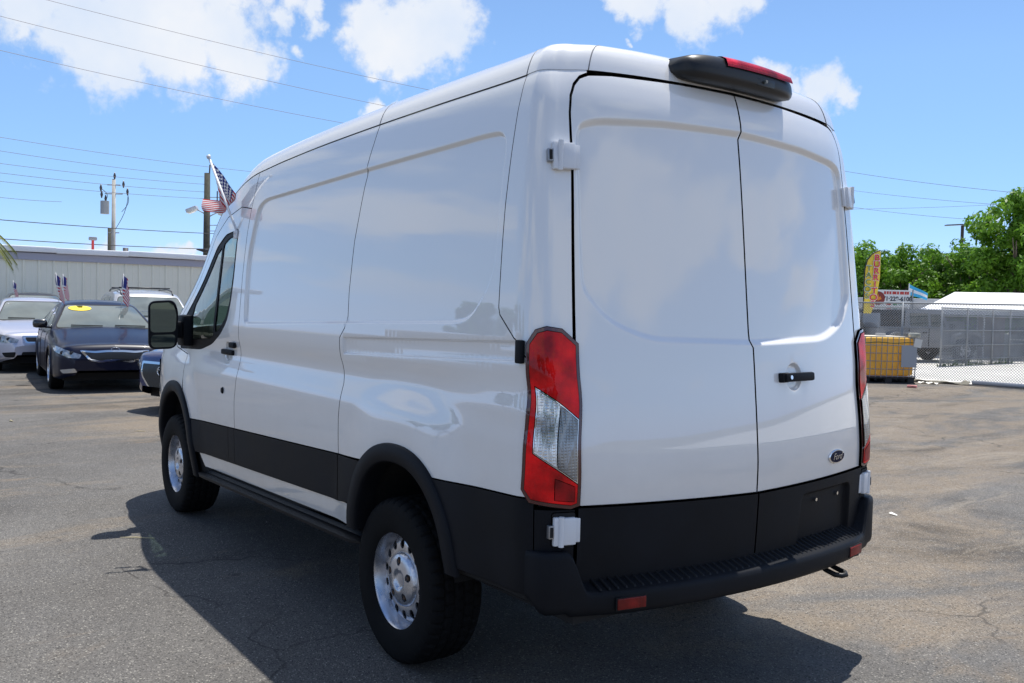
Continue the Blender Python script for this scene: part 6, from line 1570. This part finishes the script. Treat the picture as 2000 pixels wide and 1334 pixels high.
def tree(loc, H, rx, rz, label, seed, m, nclump=60, nleaf=9000, ls=.10, me=None, group='trees along the yard'):
    t = empty('tree', loc, rnd.uniform(0, 6), label, 'tree', group)
    c = bpy.data.objects.new('crown', me if me is not None else crown_mesh(seed, rx, rz, nclump, nleaf, ls, m)); link(c, t); c.location = (0, 0, H - rz)
    M = MB(); r = random.Random(seed); M.tube([(0, 0, 0), (.05, .03, H * .3), (0, .08, H * .62)], [.16, .12, .05], 8)
    for i in range(8):
        a = r.uniform(0, 2 * PI); z = H * r.uniform(.22, .5); e = (math.cos(a) * rx * .7, math.sin(a) * rx * .7, z + rz * r.uniform(.3, 1.0)); M.tube([(0, 0, z), (e[0] * .5, e[1] * .5, (z + e[2]) / 2 + .1), e], [.07, .045, .015], 6)
    M.build('trunk', BARK, t, True); return c.data
def trees():
    zt = lambda u, w, d: float(at(u, w, d)[2])
    T = [(1672, 476, 43, 1.7, 'first tree of the row, just right of the van and behind the banner', LEAFA), (1712, 490, 46, 1.6, 'low tree behind the upper right of the feather banner', LEAFC), (1752, 468, 44, 1.8, 'pointed tree above the white stall sign', LEAFA), (1800, 476, 46, 1.9, 'mid green tree above the left end of the tent', LEAFA),
         (1848, 468, 48, 1.8, 'tree below the left arm of the dark street lamp', LEAFC), (1893, 470, 46, 1.9, 'tree right of the dark street lamp pole', LEAFA), (1938, 470, 47, 1.8, 'darker tree in front of the foot of the tallest one', LEAFC)]
    for i, (u, w, d, rx, lab, m) in enumerate(T):
        q = at(u, 600, d); H = zt(u, w, d); tree((q[0], q[1], 0), H, rx, H * .42, lab, 20 + i, m, 46, 9000, .105)
    for u, w, d, rx, lab, m, ls in ((1862, 522, 47, 1.6, 'bright broad-leaved bush tree just over the tent roof', LEAFB, .16), (1905, 548, 46, 1.1, 'small bright leafy sapling over the tent ridge', LEAFB, .15), (1982, 380, 42, 2.1, 'tallest tree at the right edge of the scene', LEAFA, .12), (2045, 400, 44, 2.2, 'tree beyond the tallest one at the right edge', LEAFC, .12)):
        q = at(u, 600, d); H = zt(u, w, d); tree((q[0], q[1], 0), H, rx, H * .40, lab, int(u), m, 40 if ls > .13 else 75, 4200 if ls > .13 else 15000, ls)
    # far dense hedge line closing the gaps
    me = None
    r = np.random.default_rng(5)
    hm = crown_mesh(77, 2.4, 1.5, 60, 9000, .12, LEAFC); hs = []
    q0, q1 = np.array(at(1640, 600, 54)), np.array(at(2120, 600, 54))
    for i in range(7):
        c = bpy.data.objects.new('background_foliage', hm); link(c); p = q0 + (q1 - q0) * (i + .5) / 7; c.location = (p[0], p[1], 2.55); c.rotation_euler = (0, 0, i * 1.3); c.scale = (1.1, 1.1, 1.35); tag(c, kind='stuff')
    # unseen trees added on the near side for the glossy van to reflect
    cm = crown_mesh(91, 3.4, 2.0, 60, 9000, .16, LEAFC)
    for i, (x, y, H) in enumerate(((4, 36, 5.6), (12, 38, 6.4), (19, 35, 5.2), (27, 39, 6.6), (36, 36, 6.0), (-6, 38, 5.4), (46, 40, 6.8), (58, 41, 6.5))):
        tree((x, y, 0), H, 3.4, 2.0, 'dark green tree of the row beyond the lot that the van side reflects', 50 + i, LEAFC, me=cm, group='trees of the row reflected in the van side')
    for i, (x, y, H) in enumerate(((-26, 5, 5.2), (-28, 11, 6.0), (-25, 17, 5.4), (-24, 24, 6.2))):
        tree((x, y, 0), H, 3.4, 2.0, 'unseen dark green tree added behind the camera for the van mirror to reflect', 70 + i, LEAFC, me=cm, group='trees reflected in the van mirror')
    # palm at the left edge
    p = Vector(at(-82, 440, 21)); t = empty('palm_tree', (p.x, p.y, 0), 0, 'palm tree at the left edge with fronds reaching into view', 'palm tree'); z = p.z
    MB().tube([(0, 0, 0), (.1, .1, z * .5), (0, 0, z)], [.16, .13, .11], 10).build('trunk', BARK, t, True)
    fm_ = leaf_mat('palm_leaf', (.16, .19, .03)); rr = random.Random(3)
    for k in range(16):
        a = 2 * PI * k / 16 + rr.uniform(-.1, .1); l = rr.uniform(.95, 1.15); up = rr.uniform(.1, .5); M = MB(); spine = []
        for s_ in np.linspace(0, 1, 12): spine.append(Vector((math.cos(a) * l * s_, math.sin(a) * l * s_, up * s_ - 1.0 * s_ * s_)))
        M.tube(spine, .010, 5)
        side_ = Vector((-math.sin(a), math.cos(a), 0))
        for i in range(3, 60):
            s_ = i / 60; f = s_ * 11; b = spine[int(f)].lerp(spine[min(int(f) + 1, 11)], f % 1); tan = (spine[min(int(f) + 1, 11)] - spine[int(f)]).normalized()
            for sg in (-1, 1):
                tip = b + side_ * sg * .24 * math.sin(PI * min(1, s_ * 1.1)) ** .5 + tan * .13 + Vector((0, 0, -.10)); M.add([tuple(b - tan * .010), tuple(b + tan * .010), tuple(tip)], [(0, 1, 2)])
        fr = M.build('frond', fm_, t); fr.location = (0, 0, z)
trees()
for o in list(bpy.data.objects):
    if '_bb' in o: del o['_bb']

# ------------------------------------------------------------------ loose grit on the lot
def grit():
    M = MB(); r = random.Random(11)
    for i in range(1500):
        if r.random() < .6: x, y = r.uniform(-3.2, 4), r.uniform(-7, 3.4)
        else: x, y = r.uniform(-3, 10), r.uniform(-14, 5)
        s_ = r.uniform(.002, .0065) * (1.5 if r.random() < .06 else 1); a = r.uniform(0, 6.28); c, d = math.cos(a), math.sin(a)
        V = [(x + c * s_, y + d * s_, 0), (x - d * s_ * .7, y + c * s_ * .8, 0), (x - c * s_, y - d * s_ * .9, 0), (x + d * s_ * .8, y - c * s_ * .7, 0), (x + s_ * .2, y, s_ * r.uniform(.6, 1.0))]
        M.add(V, [(0, 1, 4), (1, 2, 4), (2, 3, 4), (3, 0, 4)])
    o = M.build('gravel', mat('grit_stone', (.16, .15, .135), .9, var=.9, vscale=3.0)); tag(o, 'loose grit scattered on the asphalt', None, None, 'stuff')
    # a few dry leaves and twigs
    for k, (u, w, l, lab) in enumerate(((22, 823, .10, 'small dry tan leaf on the asphalt at the left edge'), (274, 843, .12, 'pale dry twig on the asphalt left of the front wheel'), (268, 1052, .22, 'long pale straw lying at the edge of the van shadow'))):
        p = G(u, w); a = .3 + k; d = Vector((math.cos(a), math.sin(a), 0)); d = Vector((CR[0], CR[1], 0)).normalized() if k else d
        o = MB().tube([p - d * l / 2 + Vector((0, 0, .006)), p + Vector((0, .01, .010)), p + d * l / 2 + Vector((0, 0, .006))], [.002, .0045 if k else .012, .002], 6).build(('dry_leaf', 'twig', 'straw')[k], mat('dry_straw', (.50, .42, .25), .8), None, True); tag(o, lab, ('leaf', 'twig', 'straw')[k])
grit()
